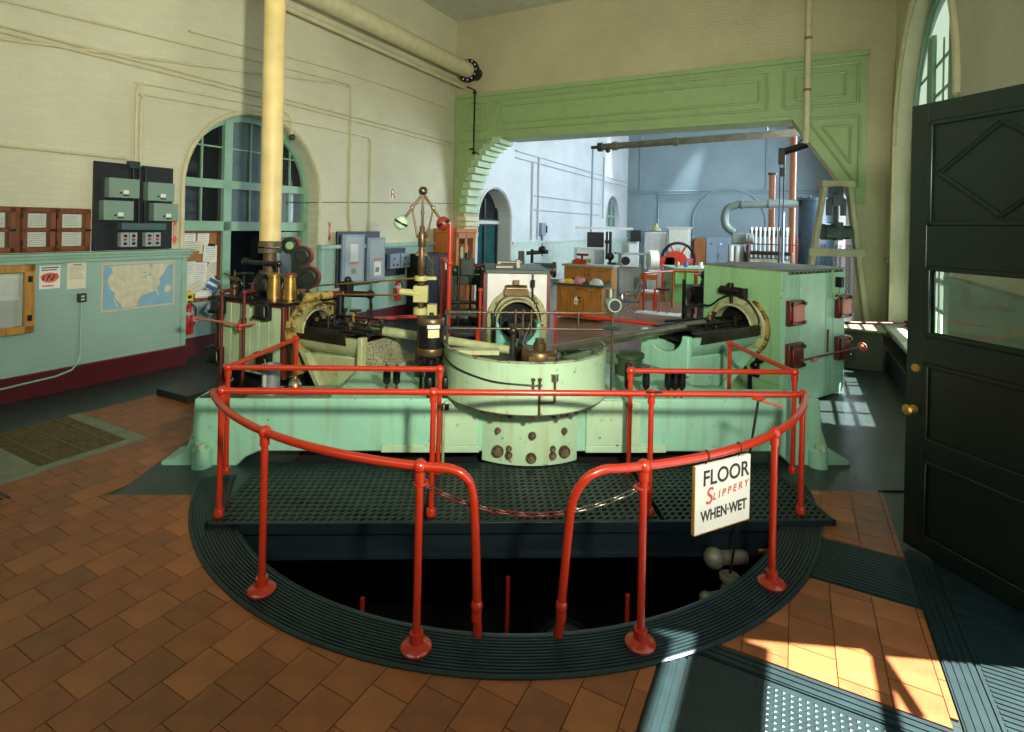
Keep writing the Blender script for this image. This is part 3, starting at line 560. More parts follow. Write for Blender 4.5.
# hand painted sign hung from the rail
ENGi = ENG.inverted(); q0, q1 = ENGi @ Vector((1.06, 2.925, 0)), ENGi @ Vector((1.445, 3.115, 0)); sx_ = (q1-q0).normalized(); W_ = (q1-q0).length
sg = T('hanging_sign', 'white wooden sign reading FLOOR SLIPPERY WHEN WET hung from the railing', 'sign', ENG, tuple((q0+q1)/2+Vector((0, 0, .53))))
smat = Matrix.Translation((q0+q1)/2+Vector((0, 0, .72))-sg.base) @ lean(sx_, (0, 0, 1))
bd = B(); bd.x = Matrix.Translation((q0+q1)/2+Vector((0, 0, .72))) @ lean(sx_, (0, 0, 1)); bd.box(-W_/2, W_/2, -.186, .186, -.010, .010); board = sg.p('board', whitepaint, bd, bevel=.002)
ed = B(); ed.x = bd.x; ed.box(-W_/2-.004, -W_/2, -.186, .186, -.010, .0095).box(-W_/2, W_/2, -.190, -.186, -.010, .0095); sg.p('wood_edge', yoak, ed, parent=board)
for body, sz, mm, x, y, sh, kx, rt in (('FLOOR', .118, ink, .02, .108, 0, .96, 0), ('S', .125, redink, -.115, .005, .25, .95, 4), ('L I P P E R Y', .056, redink, .055, .012, .25, .98, 6), ('WHEN·WET', .082, ink, .008, -.095, 0, .80, 1)):
    text(body, sz, mm, 'lettering', board, smat @ Matrix.Translation((x, y, .0108)) @ Matrix.Rotation(radians(rt), 4, 'Z'), shear=sh, sx=kx, bold=.0022 if mm is ink else .0008)
for s in (-.13, .13):
    hk = (q0+q1)/2+sx_*s; a = math.degrees(math.atan2(hk.y-RC[1], hk.x-RC[0])); tp = Vector(cp(a)); sg.p('hook', darksteel, B().tube([(hk.x, hk.y, .90), (hk.x, hk.y, .925), tuple(tp+Vector((0, 0, -.028)))], .0035, 6).torus((tp.x, tp.y, RZ), .028, .004, 'x', 16, 6))
# red handled valve rod at the right rail
vr = T('valve_rod', 'long valve spindle with red handle reaching up past the sign from the pit', 'valve', ENG, (1.38, -1.42, -.6))
vr.p('spindle', darksteel, B().cyl((1.38, -1.42, -.3), (1.52, -1.50, 1.0), .009)); vr.p('handle', red, B().ball((1.52, -1.50, 1.02), .05, sc=(1, .6, .3)).cyl((1.52, -1.50, 1.01), (1.66, -1.56, .98), .008))
vm = mat('old_valve', (120, 118, 100), .5, .3, wear=(132, 66, 48), wamt=.55)
vr.p('valve_body', vm, B().ball((1.38, -1.42, -.38), .06).cyl((1.38, -1.42, -.4), (1.38, -1.42, -.26), .035).cyl((1.20, -1.45, -.42), (1.62, -1.36, -.42), .038).cyl((1.20, -1.45, -.42), (1.20, -1.45, -1.3), .035).ball((1.20, -1.45, -.42), .05)); vr.p('bonnet', vm, B().lathe([(0, -.30), (.07, -.30), (.07, -.275), (0, -.275)], (1.38, -1.42, 0), n=18).ball((1.30, -1.34, -.20), .075).cyl((1.30, -1.34, -.20), (1.55, -1.30, -.22), .05)); vr.p('tail_pipe', brass, B().cyl((1.62, -1.36, -.14), (1.78, -1.36, -.14), .015))
# machinery down in the pit
pm = T('pit_pump', 'black pump dome and flanges down in the dark pit', 'pump', ENG, (.1, -.9, -3.2))
gb_ = mat('wet_black', (14, 15, 16), .12, .2, var=.3); pm.p('dome', gb_, B().lathe([(.50, -3.2), (.50, -1.2), (.46, -1.05), (.30, -.92), (.29, -.8), (.40, -.78), (.40, -.72), (.24, -.68), (.22, -.55), (.12, -.50), (.0, -.48)], (.18, -1.5, 0), n=36)); pm.p('pipe', gb_, B().tube(bez([(.3, -1.45, -1.0), (.75, -1.5, -.98), (.95, -1.4, -1.2), (.97, -1.35, -3.2)]), .14, 16)); pm.p('flange', gb_, B().lathe([(.44, -1.16), (.56, -1.16), (.56, -1.1), (.44, -1.1)], (.18, -1.5, 0), n=36))
for x, y in ((-1.2, -1.5), (-.82, -1.6), (.62, -1.5), (-.2, -1.3)): single('pit_rod', {-1.2: 'thin red rod standing in the pit nearest the left railing', -.82: 'thin red rod in the pit left of the railing gap', .62: 'thin red rod in the pit right of the railing gap', -.2: 'thin red rod in the pit under the chain'}[x], 'rod', red, B().cyl((x, y, -3.2), (x, y, -.35), .016), ENG, (x, y, -3.2), group='rods in the pit')

# ---------------------------------------------------------------- engine base and drum
bs = T('engine_base', 'long mint green cast iron engine base with flared feet', 'engine base', ENG, (0, 0, 0))
prof = [(-3.23, 0.0), (-3.23, .045), (-3.12, .07), (-3.02, .16), (-2.965, .30), (-2.95, .60), (2.76, .63), (2.79, .34), (2.85, .18), (2.97, .075), (3.07, .05), (3.07, 0), (2.5, 0), (2.42, .08), (2.32, .135), (-2.38, .135), (-2.5, .08), (-2.58, 0)]
bs.p('beam', M1, B().prism(prof, -.3, .02, 'y'), bevel=.015, smooth=30); bs.p('rear_web', M1, B().box(-1.75, 1.75, .02, .62, .14, .605), bevel=.01)
bs.p('ledge', M2, B().box(-1.3, -.42, -.325, -.29, .135, .2), bevel=.006); bs.p('ledge', M2, B().box(.55, 1.3, -.325, -.29, .135, .2), bevel=.006)
for x in (-2.86, 2.74):
    o = bs.p('foot_boss', M1, B().lathe([(.085, .0), (.08, .17), (.07, .18), (0, .18)], (x, -.32, 0), n=20)); bs.p('nut', M2, B().nut((x, -.36, .18), .045, .05), parent=o)
bs.p('side_plate', M2, B().box(-.74, -.44, -.33, -.29, .2, .60), bevel=.006); bs.p('side_plate', M2, B().box(.55, 1.05, -.33, -.29, .2, .61), bevel=.006)
for x0, x1, y0, y1 in ((-2.95, 2.75, .6, 1.3),): bs.p('rear_bed', M1, B().prism([(-2.3, .5), (2.3, .5), (1.2, 1.9), (-1.2, 1.9)], .05, .42, 'z'), bevel=.02)
pmp = T('pump_chest', 'bolted pale green curved chest under the drum at the engine front', 'pump chest', ENG, (.06, -.4, .05))
arcp = [(.04+.435*math.sin(radians(a))/math.sin(radians(34)), -.3-.13*(cos(radians(a))-cos(radians(34)))/(1-cos(radians(34)))) for a in range(-34, 35, 4)]
pmp.p('chest', M2, B().prism(arcp+[(.475, -.1), (-.395, -.1)], .06, .66, 'z'), bevel=.006)
for x, z, r in ((-.254, .173, .045), (.345, .174, .045), (.041, .135, .04), (-.157, .21, .022), (.236, .21, .022), (-.157, .15, .028), (.236, .15, .028), (-.258, .36, .022), (.046, .334, .03), (.341, .362, .022), (-.261, .53, .03), (-.154, .51, .022), (.042, .53, .026), (.239, .51, .022), (.347, .53, .03)):
    y = -.3-.13*(math.sqrt(max(0, 1-((x-.06)/.88)**2))-cos(radians(34)))/(1-cos(radians(34)))
    o = pmp.p('bolt', bronze, B().cyl((x, y+.01, z), (x, y-.012, z), r*1.2, n=16)); pmp.p('nut', mat('nut_steel', (120, 108, 84), .4, .6, var=.3), B().nut((x, y-.012, z), r*.85, -.03, 'y').cyl((x, y-.04, z), (x, y-.062, z), r*.42, n=10), parent=o); 
dm = T('crank_drum', 'pale green half round crank guard drum on the engine base', 'drum', ENG, (0, -.2, .63))
R = .775
dm.p('shell', M2, B().lathe([(R, .63), (R, 1.06), (R+.006, 1.07), (R-.02, 1.07), (R-.02, .66), (R, .63)], (0, 0, 0), n=64, a0=176, a1=364), smooth=50)
dm.p('rim_band', mat('rim_worn', (120, 128, 96), .5, wear=(40, 34, 26), wamt=.5), B().lathe([(R+.004, 1.058), (R+.004, 1.074), (R-.024, 1.074), (R-.024, 1.058)], n=64, a0=176, a1=364)); dm.p('bottom', M2, B().lathe([(R-.004, .645), (0, .645)], n=64, a0=176, a1=364), smooth=0)
dm.p('drip_edge', mat('rim_dirt', (90, 84, 58), .6), B().lathe([(R+.003, .63), (R+.003, .638), (R-.02, .634)], n=64, a0=190, a1=350))
def on(a, z, r=R+.008): return (r*cos(radians(a)), r*sin(radians(a)), z)
dm.p('hose', black, B().tube(bez([on(182, 1.0), on(200, .965), on(220, .93), on(245, .895), on(268, .885), on(276, .885)], 6), .008, 7))
b = B(); 
for a, z0, z1 in ((270.5, .83, .945), (274.5, .63, .945)): b.tube([on(a, z0, R+.012), on(a, z1, R+.012)], .010, 8); b.nut(on(a, z1-.02, R+.012), .018, .015)
b.tube([on(270.5, .84, R+.012), on(274.5, .83, R+.012)], .009, 7).tube([on(274.5, .74, R+.012), on(283, .74, R+.012), on(284, .745, R+.012), on(284, .92, R+.012)], .010, 8)
dm.p('oil_pipes', bronze, b); dm.p('oil_cup', steel, B().lathe([(.0, .915), (.026, .915), (.03, .92), (.03, .965), (.034, .967), (.034, .973), (0, .973)], (on(284, 0)[0], on(284, 0)[1]-.004, 0), n=18))
for a in (236, 248, 270, 292, 304): q = on(a, 0, R-.05); dm.p('bolt', bronze, B().cyl((q[0], q[1], .61), (q[0], q[1], .645), .032).nut((q[0], q[1], .59), .022, .02))
# crank, rods
ck = T('crank', 'dark bronze crank and connecting rod heads inside the drum', 'crank', ENG, (0, 0, .65))
ck.p('disc', black, B().lathe([(0, .66), (.66, .66), (.66, .80), (.60, .82), (0, .82)], n=40)); ck.p('shaft', darksteel, B().cyl((0, .05, .8), (0, .05, 1.02), .09, n=20))
ck.p('pin', bronze, B().cyl((.12, -.24, .80), (.12, -.24, 1.12), .06, n=18).nut((.12, -.24, 1.12), .045, .04)); ck.p('big_end', bronze, B().lathe([(0, .93), (.16, .93), (.17, .95), (.17, 1.03), (.15, 1.06), (0, 1.06)], (.12, -.2, 0), n=24).box(-.0, .26, -.36, -.1, .94, 1.02), bevel=.015)
ck.p('strap', bronze, B().box(-.06, .32, -.44, -.34, .84, .93).cyl((.02, -.45, .885), (.02, -.43, .885), .03).cyl((.26, -.45, .885), (.26, -.43, .885), .03), bevel=.012)
ck.p('link', darksteel, B().cyl((-.05, -.05, 1.05), (.05, .25, 1.2), .03).cyl((-.12, -.1, .95), (-.12, -.1, 1.2), .025).ball((-.12, -.1, 1.2), .04))
ck.p('flat_beam', M4, B().box(-.7, -.25, -.16, -.04, .98, 1.02))

# ---------------------------------------------------------------- the three cylinders
def ring_bolts(t, xc, R0, zc, k, m, r=.022, h=-.03, yc=0, parent=None):
    for i in range(k): a = 2*pi*i/k+.2; t.p('bolt', m, B().nut((xc, yc+R0*cos(a), zc+R0*sin(a)), r, h, 'x'), parent=parent)
def bed(t, x0, x1, hw, ztop, m, sgn):
    """slide bed: open trough between crank and cylinder; sgn = side of the visible flank"""
    zc = ztop; r = hw; n = 14; o = [(r*cos(radians(180+180*i/n)), zc+.92*r*sin(radians(180+180*i/n))) for i in range(n+1)]
    inn = [((r-.05)*cos(radians(360-180*i/n)), zc+.92*(r-.05)*sin(radians(360-180*i/n))) for i in range(n+1)]
    t.p('slide_bed', m, B().prism(o+inn, x0, x1, 'x'))
    sd = B(); cut = [((r-.07)*cos(radians(360-180*i/n)), zc+.03+.85*(r-.07)*sin(radians(360-180*i/n))) for i in range(n+1)]
    sd.prism([(-r-.02, .55), (r+.02, .55), (r+.02, zc+.03)]+cut+[(-r-.02, zc+.03)], x0-.07, x0, 'x'); t.p('saddle', m, sd, bevel=.012)
    w2 = B(); w2.prism([(x0-.07, .18), (x0+.42, .18), (x1-.12, ztop-.9*hw+.02), (x0, ztop-.7*hw)], -hw*.72, hw*.72, 'y'); t.p('bracket', m, w2, bevel=.015)
    w3 = B(); w3.prism([(x0+.40, .14), (x0+.50, .16), (x1-.05, ztop-.72*hw), (x1-.16, ztop-.78*hw)], sgn*hw*.70, sgn*hw*.98, 'y'); t.p('rib', m, w3, bevel=.01)
    for s in (-1, 1):
        t.p('guide', mat('guide_iron', (46, 40, 28), .35, .5, var=.3), B().box(x0+.18, x1-.02, s*(r-.055), s*(r+.004), zc-.085, zc+.03), bevel=.006)
        t.p('guide_cap', darksteel, B().box(x0+.1, x1-.06, s*(r-.08), s*(r-.0), zc+.03, zc+.05))
    t.p('bed_pan', black, B().box(x0+.15, x1, -r+.07, r-.07, zc-.10, zc-.07))
def crosshead(t, x, z, hw):
    t.p('crosshead', black, B().box(x-.16, x+.16, -hw*.75, hw*.75, z-.07, z+.05).cyl((x, -hw*.5, z+.02), (x, hw*.5, z+.02), .07), bevel=.01)
    for dx, dy in ((-.12, .1), (.12, .1), (-.12, -.1), (.12, -.1)): t.p('bolt', darksteel, B().nut((x+dx, dy, z+.05), .025, .04))
    t.p('oiler', brass, B().cyl((x-.02, .0, z+.05), (x-.02, 0, z+.14), .018).ball((x-.02, 0, z+.15), .028))
# right (low pressure) cylinder
cr = T('pump_cylinder', 'big boxy green low pressure cylinder casing at right with dark red valve chests', 'engine cylinder', CYLR, (4.2, 0, 0))
X0, X1, HW, ZT = 3.47, 4.91, .585, 1.72
cr.p('casing', M3, B().box(X0+.01, X1, -HW+.01, HW, .02, ZT-.02)); cr.p('top_plate', mat('lid_grey', (100, 104, 92), .5, var=.3), B().box(X0-.012, X1+.012, -HW-.012, HW+.012, ZT-.02, ZT), bevel=.004)
cr.p('front_panel', M3, B().box(X0-.008, X0+.01, -HW+.05, HW-.02, .3, ZT-.05), bevel=.003); cr.p('corner_strip', M1, B().box(X0-.012, X0+.05, -HW-.014, -HW+.05, .02, ZT-.02), bevel=.004)
for i, (a, c) in enumerate(((3.52, 3.795), (3.808, 4.415), (4.428, 4.612), (4.625, 4.93))): cr.p('side_panel', M1 if i != 1 else mat('panel_pale', (160, 204, 178), .36, wear=(56, 56, 48), wamt=.63, wscale=15), B().box(a, c, -HW-.014, -HW+.01, .03, ZT-.06), bevel=.004)
for i in range(14): x = 3.55+i*.1; cr.p('rivet', M3, B().nut((x, -HW-.014, ZT-.04), .008, -.006, 'y', 8))
def valve_chest(t, x, y, z, m, m2, sgn, s=.17):
    o = t.p('valve_chest', m, B().box(x-s, x+s, y, y+sgn*.06, z-s*.95, z+s*.95), bevel=.010); t.p('cover', m2, B().box(x-s*.68, x+s*.68, y+sgn*.055, y+sgn*.085, z-s*.66, z+s*.66), bevel=.02, parent=o)
    for dx in (-.82, .82):
        for dz in (-.7, .7): t.p('bolt', darksteel, B().cyl((x+dx*s, y+sgn*.05, z+dz*s), (x+dx*s, y+sgn*.09, z+dz*s), .024, n=10), parent=o)
    return o
for x, z, m, m2 in ((3.64, 1.19, darkred, salmon), (3.64, .66, darkred, darkred), (4.82, 1.20, darkred, salmon), (4.82, .64, darkred, darkred)): valve_chest(cr, x, -HW-.014, z, m, m2, -1, .165)
cr.p('valve_link', darkred, B().cyl((3.62, -HW-.12, .62), (5.12, -HW-.16, .64), .012)); cr.p('link_end', salmon, B().ball((3.95, -HW-.13, .60), .03)); cr.p('link_end', salmon, B().ball((5.12, -HW-.16, .64), .04).torus((5.12, -HW-.16, .64), .05, .012, 'x', 14, 6)); cr.p('lever', darkred, B().cyl((4.42, -HW-.05, .62), (4.42, -HW-.05, .92), .012))
cr.p('switch_box', black, B().box(4.66, 4.74, -HW-.09, -HW-.01, 1.46, 1.60), bevel=.006); cr.p('conduit', M3, B().tube(bez([(4.70, -HW-.05, 1.46), (4.70, -HW-.05, 1.36), (4.62, -HW-.05, 1.32), (4.54, -HW-.05, 1.34), (4.53, -HW-.04, 1.5), (4.53, -HW-.04, 1.7)]), .012, 8))
zc = .94
fl = cr.p('flange_ring', M4, B().lathe([(.29, -.0), (.385, 0), (.385, -.06), (.37, -.075), (.29, -.075), (.29, 0)], (X0-.005, 0, zc), 'x', 40)); cr.p('stained_edge', yel, B().lathe([(.385, 0), (.42, 0), (.42, -.05), (.385, -.06)], (X0-.004, 0, zc), 'x', 40, 120, 400), parent=fl)
ring_bolts(cr, X0-.08, .34, zc, 14, ochre, .018, parent=fl); cr.p('mouth_tube', M4, B().lathe([(.30, 0), (.30, -.16), (.285, -.175), (.27, -.16), (.27, 0)], (X0-.05, 0, zc), 'x', 40, -5, 185)); cr.p('bore', deep, B().lathe([(.30, -.01), (0, -.01)], (X0-.01, 0, zc), 'x', 32))
bed(cr, 2.05, X0-.03, .33, zc+.02, M1, -1); crosshead(cr, 2.85, zc+.05, .26)
for y in (-.16, .02, .17): cr.p('link_rod', black, B().cyl((2.2, y, zc+.13), (X0-.05, y*.8, zc+.10), .014))
for x, y, h in ((2.35, .1, .16), (2.6, -.12, .12), (3.05, .1, .2), (3.15, -.14, .16), (2.5, .2, .1)): cr.p('guide_bolt', darksteel, B().cyl((x, y, zc), (x, y, zc+h), .018, n=8).nut((x, y, zc+h-.03), .03, .025))
cr.p('slide_plate', black, B().box(2.35, X0-.1, -.2, .24, zc+.03, zc+.06), bevel=.006)
cr.p('piston_rod', steel, B().cyl((2.8, 0, zc+.05), (X0+.02, 0, zc+.05), .045)); cr.p('connecting_rod', steel, B().cyl((.1, -.14, 1.0), (2.7, 0, zc+.09), .040, .052, n=18))
cr.p('oil_reservoir', black, B().cyl((X0-.12, .22, 1.40), (X0-.12, -.07, 1.40), .055, n=20).cyl((X0-.12, .08, 1.42), (X0-.12, .08, 1.50), .042).box(X0-.17, X0-.08, -.15, -.09, 1.32, 1.45).cyl((X0-.12, .06, 1.22), (X0-.12, .06, 1.38), .02), bevel=.004)
cr.p('oil_pipe', black, B().tube(bez([(X0-.14, .50, 1.16), (X0-.14, .36, 1.17), (X0-.12, .22, 1.28), (X0-.1, .05, 1.345), (X0-.1, -.16, 1.29), (X0-.1, -.30, 1.12), (X0-.1, -.33, .98)]), .014, 8).cyl((X0-.14, .50, 1.16), (2.95, .46, 1.16), .012).cyl((2.95, .46, 1.0), (2.95, .46, 1.16), .012).cyl((X0-.25, .46, 1.0), (X0-.25, .46, 1.16), .012))
cr.p('drain_pipe', black, B().tube([(X0-.07, -.30, .52), (X0-.07, -.30, .36), (X0-.07, -.2, .36), (X0-.07, -.2, .05)], .022, 8).ball((X0-.09, -.28, .5), .05).ball((X0-.1, -.1, .42), .06).ball((X0-.09, -.34, .58), .05))
cr.p('seam_backing', black, B().box(X0+.02, X1-.01, -HW-.003, -HW+.012, .03, ZT-.03))
# front-left lubricators behind the rail
for side, xs, y in (('right', (.95, 1.12, 1.33, 1.395, 1.46), -.25), ('left', (-1.29, -1.2), -.15)):
    for i, x in enumerate(xs):
        t = T('lubricator', {('right', 0): 'tall black oil cup on the base just right of the drum', ('right', 1): 'black oil cup with bent pipe, second right of the drum', ('right', 2): 'black oil cup, first of the close row of three on the right base', ('right', 3): 'black oil cup, middle of the close row of three on the right base', ('right', 4): 'black oil cup, last of the close row of three on the right base', ('left', 0): 'black oil cup on the left base, left one of a pair', ('left', 1): 'black oil cup on the left base, right one of a pair'}[(side, i)], 'oil cup', ENG, (x, y, .6), group='oil cups on the engine base')
        h = .16 if i or side == 'left' else .24
        t.p('cup', black, B().lathe([(0, .70), (.02, .70), (.034, .72), (.034, .70+h*.85), (.03, .70+h), (0, .70+h)], (x, y, 0), n=14)); t.p('stem', bronze, B().cyl((x, y, .605), (x, y, .71), .012).nut((x, y, .65), .02, .025)); t.p('cap', darksteel, B().cyl((x, y, .7+h), (x, y, .72+h), .014))
# left (high pressure) cylinder
cl = T('pump_cylinder', 'small plank lagged high pressure cylinder at left with black valve chests', 'engine cylinder', CYLL, (3.4, 0, 0))
X0, X1, HW, ZT = 2.8, 3.97, .45, 1.24
cl.p('core', mat('core_green', (104, 128, 104), .5), B().box(X0+.03, X1-.03, -HW+.03, HW-.03, .38, ZT-.03)); cl.p('leg', black, B().box(X0+.1, X0+.3, -.3, .3, 0, .4)); cl.p('leg', black, B().box(X1-.3, X1-.1, -.3, .3, 0, .4))
xs = [2.84, 3.03, 3.2, 3.36, 3.55, 3.7, 3.93]
for a, c in zip(xs[:-1], xs[1:]): cl.p('lagging_plank', lagg, B().box(a+.003, c-.003, HW-.03, HW+.004*random.random(), .40, ZT-.04), bevel=.006)
cl.p('corner_strip', darkred, B().box(X0-.01, X0+.035, HW-.05, HW+.012, .40, ZT-.02), bevel=.006); cl.p('corner_strip', darkred, B().box(X1-.035, X1+.01, HW-.05, HW+.012, .40, ZT-.02), bevel=.006); cl.p('top_band', darkred, B().box(X0, X1, HW-.02, HW+.014, ZT-.045, ZT-.01), bevel=.004)
cl.p('front_face', yel, B().box(X0-.01, X0+.03, -HW, HW-.05, .40, ZT-.02)); cl.p('grimy_edge', bronze, B().box(X0-.05, X0-.01, HW-.13, HW-.03, .42, ZT), bevel=.01); cl.p('top_plate', black, B().box(X0-.05, X1+.03, -HW, HW+.02, ZT-.02, ZT+.015), bevel=.006)
for x, z in ((3.89, 1.15), (3.09, 1.155), (3.91, .54), (3.06, .57)): valve_chest(cl, x, HW+.012, z, black, darksteel, 1, .115)
zc = .94
YL = .11
fl = cl.p('flange_ring', yel, B().lathe([(.22, 0), (.33, 0), (.33, -.06), (.22, -.06), (.22, 0)], (X0-.01, YL, zc), 'x', 36)); ring_bolts(cl, X0-.08, .285, zc, 12, ochre, .018, yc=YL, parent=fl)
cl.p('mouth_tube', ochre, B().lathe([(.235, 0), (.235, -.13), (.222, -.145), (.21, -.13), (.21, 0)], (X0-.05, YL, zc), 'x', 36, -5, 185)); cl.p('bore', deep, B().lathe([(.23, -.0), (0, 0)], (X0-.02, YL, zc), 'x', 28))
bed(cl, 1.82, X0-.03, .31, zc-.01, M4, 1); cl.p('crank_shelf', mat('speckled_grey', (140, 140, 110), .6, var=.2, wear=(70, 68, 54), wamt=.52, wscale=40), B().prism([(1.34, .60), (1.75, .60), (1.75, .91), (1.70, .84), (1.60, .77), (1.48, .73), (1.34, .72)], -.2, .27, 'y'), bevel=.01); crosshead(cl, 2.2, zc+.03, .25); cl.p('piston_rod', steel, B().cyl((2.2, 0, zc+.03), (X0+.02, 0, zc+.03), .04)); cl.p('connecting_rod', M4, B().cyl((.1, .1, 1.0), (2.1, 0, zc+.05), .04, .055, n=16))
for x, y, h in ((1.75, .22, .12), (2.0, .24, .10), (2.35, .22, .14), (2.55, .2, .1), (1.9, -.2, .1), (2.5, -.2, .16)): cl.p('drip_cup', bronze if h < .12 else darksteel, B().cyl((x, y, zc), (x, y, zc+h), .012).lathe([(.012, zc+h), (.03, zc+h+.01), (.03, zc+h+.05), (0, zc+h+.05)], (x, y, 0), n=10))
for k, (x, y, h, r) in enumerate(((1.72, .05, .16, .02), (1.85, -.12, .10, .03), (2.08, .2, .07, .025), (2.3, .18, .18, .014), (2.45, .08, .09, .03), (2.15, -.22, .2, .014), (1.98, .1, .13, .02))): cl.p('guide_bolt', darksteel, B().cyl((x, y, zc+.02), (x, y, zc+.02+h), r, n=8).nut((x, y, zc+.05), r*1.8, .025).nut((x, y, zc+h), r*1.4, .02))
for y, z in ((.12, .12), (-.1, .15), (.24, .09)): cl.p('link_rod', black, B().cyl((1.66, y, zc+z), (2.6, y*.8, zc+z-.02), .012))
cl.p('dark_plate', black, B().box(1.70, 2.1, .05, .30, zc+.05, zc+.075).box(2.25, 2.62, -.05, .22, zc+.05, zc+.10), bevel=.006)
cl.p('grease_tray', darksteel, B().box(1.7, 2.65, -.2, .26, zc+.03, zc+.05).box(1.95, 2.4, -.12, .12, zc+.05, zc+.09), bevel=.008)
cl.p('valve_pipe', yel, B().cyl((2.70, .26, 1.31), (2.64, -.10, 1.31), .05, n=18).cyl((2.70, .26, 1.31), (2.705, .30, 1.31), .062, n=18)); cl.p('pipe_mouth', deep, B().cyl((2.705, .295, 1.31), (2.707, .308, 1.31), .044, n=18))
cl.p('red_elbow', darkred, B().cyl((2.64, -.10, 1.31), (2.60, -.26, 1.31), .042).ball((2.6, -.26, 1.31), .05)); cl.p('valve_gear', black, B().cyl((2.6, -.26, 1.31), (2.48, -.62, 1.27), .04).ball((2.48, -.62, 1.27), .06).cyl((2.48, -.62, 1.27), (2.46, -.64, .96), .018).box(2.52, 2.64, -.36, -.24, 1.3, 1.46).cyl((2.58, -.2, .95), (2.58, -.2, 1.31), .045).ball((2.56, -.3, 1.48), .045).lathe([(0, 1.08), (.075, 1.08), (.075, 1.1), (0, 1.1)], (2.52, -.4, 0)).cyl((2.52, -.4, .96), (2.52, -.4, 1.1), .015))
cl.p('oil_loop', steel, B().tube(bez([(2.62, .02, 1.16), (2.62, .2, 1.17), (2.62, .30, 1.08), (2.62, .28, .95), (2.62, .18, .92)]), .009, 7).tube(bez([(2.68, .3, 1.0), (2.68, .2, 1.13), (2.68, 0, 1.22), (2.68, -.25, 1.18)]), .012, 7))
cl.p('sight_glass', brass, B().box(2.74, 2.82, .19, .28, 1.24, 1.26).box(2.74, 2.82, .19, .28, 1.38, 1.40).cyl((2.78, .2, 1.15), (2.78, .2, 1.4), .008).cyl((2.78, .27, 1.15), (2.78, .27, 1.4), .008)); cl.p('gauge_glass', darkgreen, B().box(2.745, 2.815, .205, .265, 1.26, 1.38))
# red valve pipes in front of the lagging
for x, zt, lab in ((3.735, 1.33, 'red brown pipe standing at the outer end of the lagged cylinder'), (3.34, 1.35, 'red brown pipe standing at the middle of the lagged cylinder')):
    t = T('standpipe', lab, 'pipe', CYLL, (x, HW+.09, .0), group='pipes before the lagged cylinder'); y = HW+.10
    t.p('pipe', darkred, B().cyl((x, y, .02), (x, y, zt), .019)); t.p('elbow', darkred, B().ball((x, y, zt), .034).cyl((x, y, zt), (x, y-.12, zt+.01), .022)); t.p('collar', darkred, B().cyl((x, y, .22), (x, y, .28), .034).cyl((x, y, 1.0), (x, y, 1.05), .032))
lv = T('starting_lever', 'red lever rod with round knob crossing the lagged cylinder', 'lever', CYLL, (3.7, HW+.2, .98)); y = HW+.17
lv.p('rod', salmon, B().tube([(4.12, y, .98), (3.85, y, .99), (3.3, y-.02, .98), (3.1, y-.04, 1.02)], .014, 8)); lv.p('knob', salmon, B().lathe([(0, 0), (.035, 0), (.035, .03), (0, .035)], (4.12, y, .97), 'x', 14)); lv.p('joint', red, B().ball((3.34, y-.02, .97), .035).ball((3.34, y-.02, .93), .03))
# big cream exhaust column on the left cylinder
cc = T('steam_column', 'tall cream vertical steam pipe rising from the left cylinder', 'pipe', CYLL, (3.6, 0, 1.26))
cc.p('pipe', pipecream, B().cyl((3.6, 0, 1.93), (3.6, 0, 6.9), .129, n=32)); cc.p('seam', pipecream, B().cyl((3.6, 0, 3.28), (3.6, 0, 3.30), .132, n=32).cyl((3.6, 0, 4.5), (3.6, 0, 4.52), .132, n=32).cyl((3.6, 0, 2.35), (3.6, 0, 2.36), .131, n=32))
cc.p('flange', mat('rust_flange', (96, 80, 58), .55, .4, var=.3), B().cyl((3.6, 0, 1.78), (3.6, 0, 1.84), .14, n=28).cyl((3.6, 0, 1.86), (3.6, 0, 1.92), .14, n=28).cyl((3.6, 0, 1.5), (3.6, 0, 1.80), .08, n=20).cyl((3.6, 0, 1.50), (3.6, 0, 1.55), .13, n=28)); cc.p('dome', darksteel, B().lathe([(.13, 1.26), (.185, 1.32), (.19, 1.42), (.15, 1.50), (.10, 1.54)], (3.6, 0, 0), n=28))
cc.p('drip_pipe', darksteel, B().tube([(3.95, .12, 1.66), (3.6, .14, 1.66), (3.3, .16, 1.67), (3.24, .16, 1.62), (3.24, .16, 1.3)], .026, 9).ball((3.24, .16, 1.67), .035).ball((3.9, .12, 1.66), .05)); cc.p('valve_wheel', darksteel, B().torus((3.95, .1, 1.5), .10, .012, 'z', 18, 6).cyl((3.95, .1, 1.27), (3.95, .1, 1.5), .012).torus((4.05, .1, 1.36), .06, .01, 'y', 14, 6))
# three lobed casting
tl = T('valve_bonnet', 'dark green three lobed casting with red rim standing behind the steam pipe', 'casting', CYLL, (3.05, -.25, 1.26))
mb = Matrix.Translation((0, 0, 0)); rim = B(); face = B(); bores = []
fr = lean((-.866, -.5, 0), (0, 0, 1))    # faces the camera side
for x, z, r in ((3.50, 1.87, .115), (3.29, 1.74, .135), (3.17, 1.47, .15)):
    X = Matrix.Translation((x, -.22, z)) @ lean((-.866, -.5, 0), (0, 0, 1)); rim.x = X; face.x = X; rim.cyl((0, 0, -.10), (0, 0, -.01), r, n=24); face.cyl((0, 0, -.04), (0, 0, .0), r*.97, n=24); face.torus((0, 0, 0), r*.62, .018, 'z', 22, 6); bores.append((X, r))
rim.x = Matrix.Translation((3.3, -.22, 1.5)) @ lean((-.866, -.5, 0), (0, 0, 1)); face.x = rim.x; face.box(-.12, .10, -.24, .2, -.09, -.02)
o = tl.p('rim', mat('rim_red', (150, 38, 36), .4), rim); fo = tl.p('face', mat('bonnet_black', (34, 44, 36), .4, .2, var=.3), face)
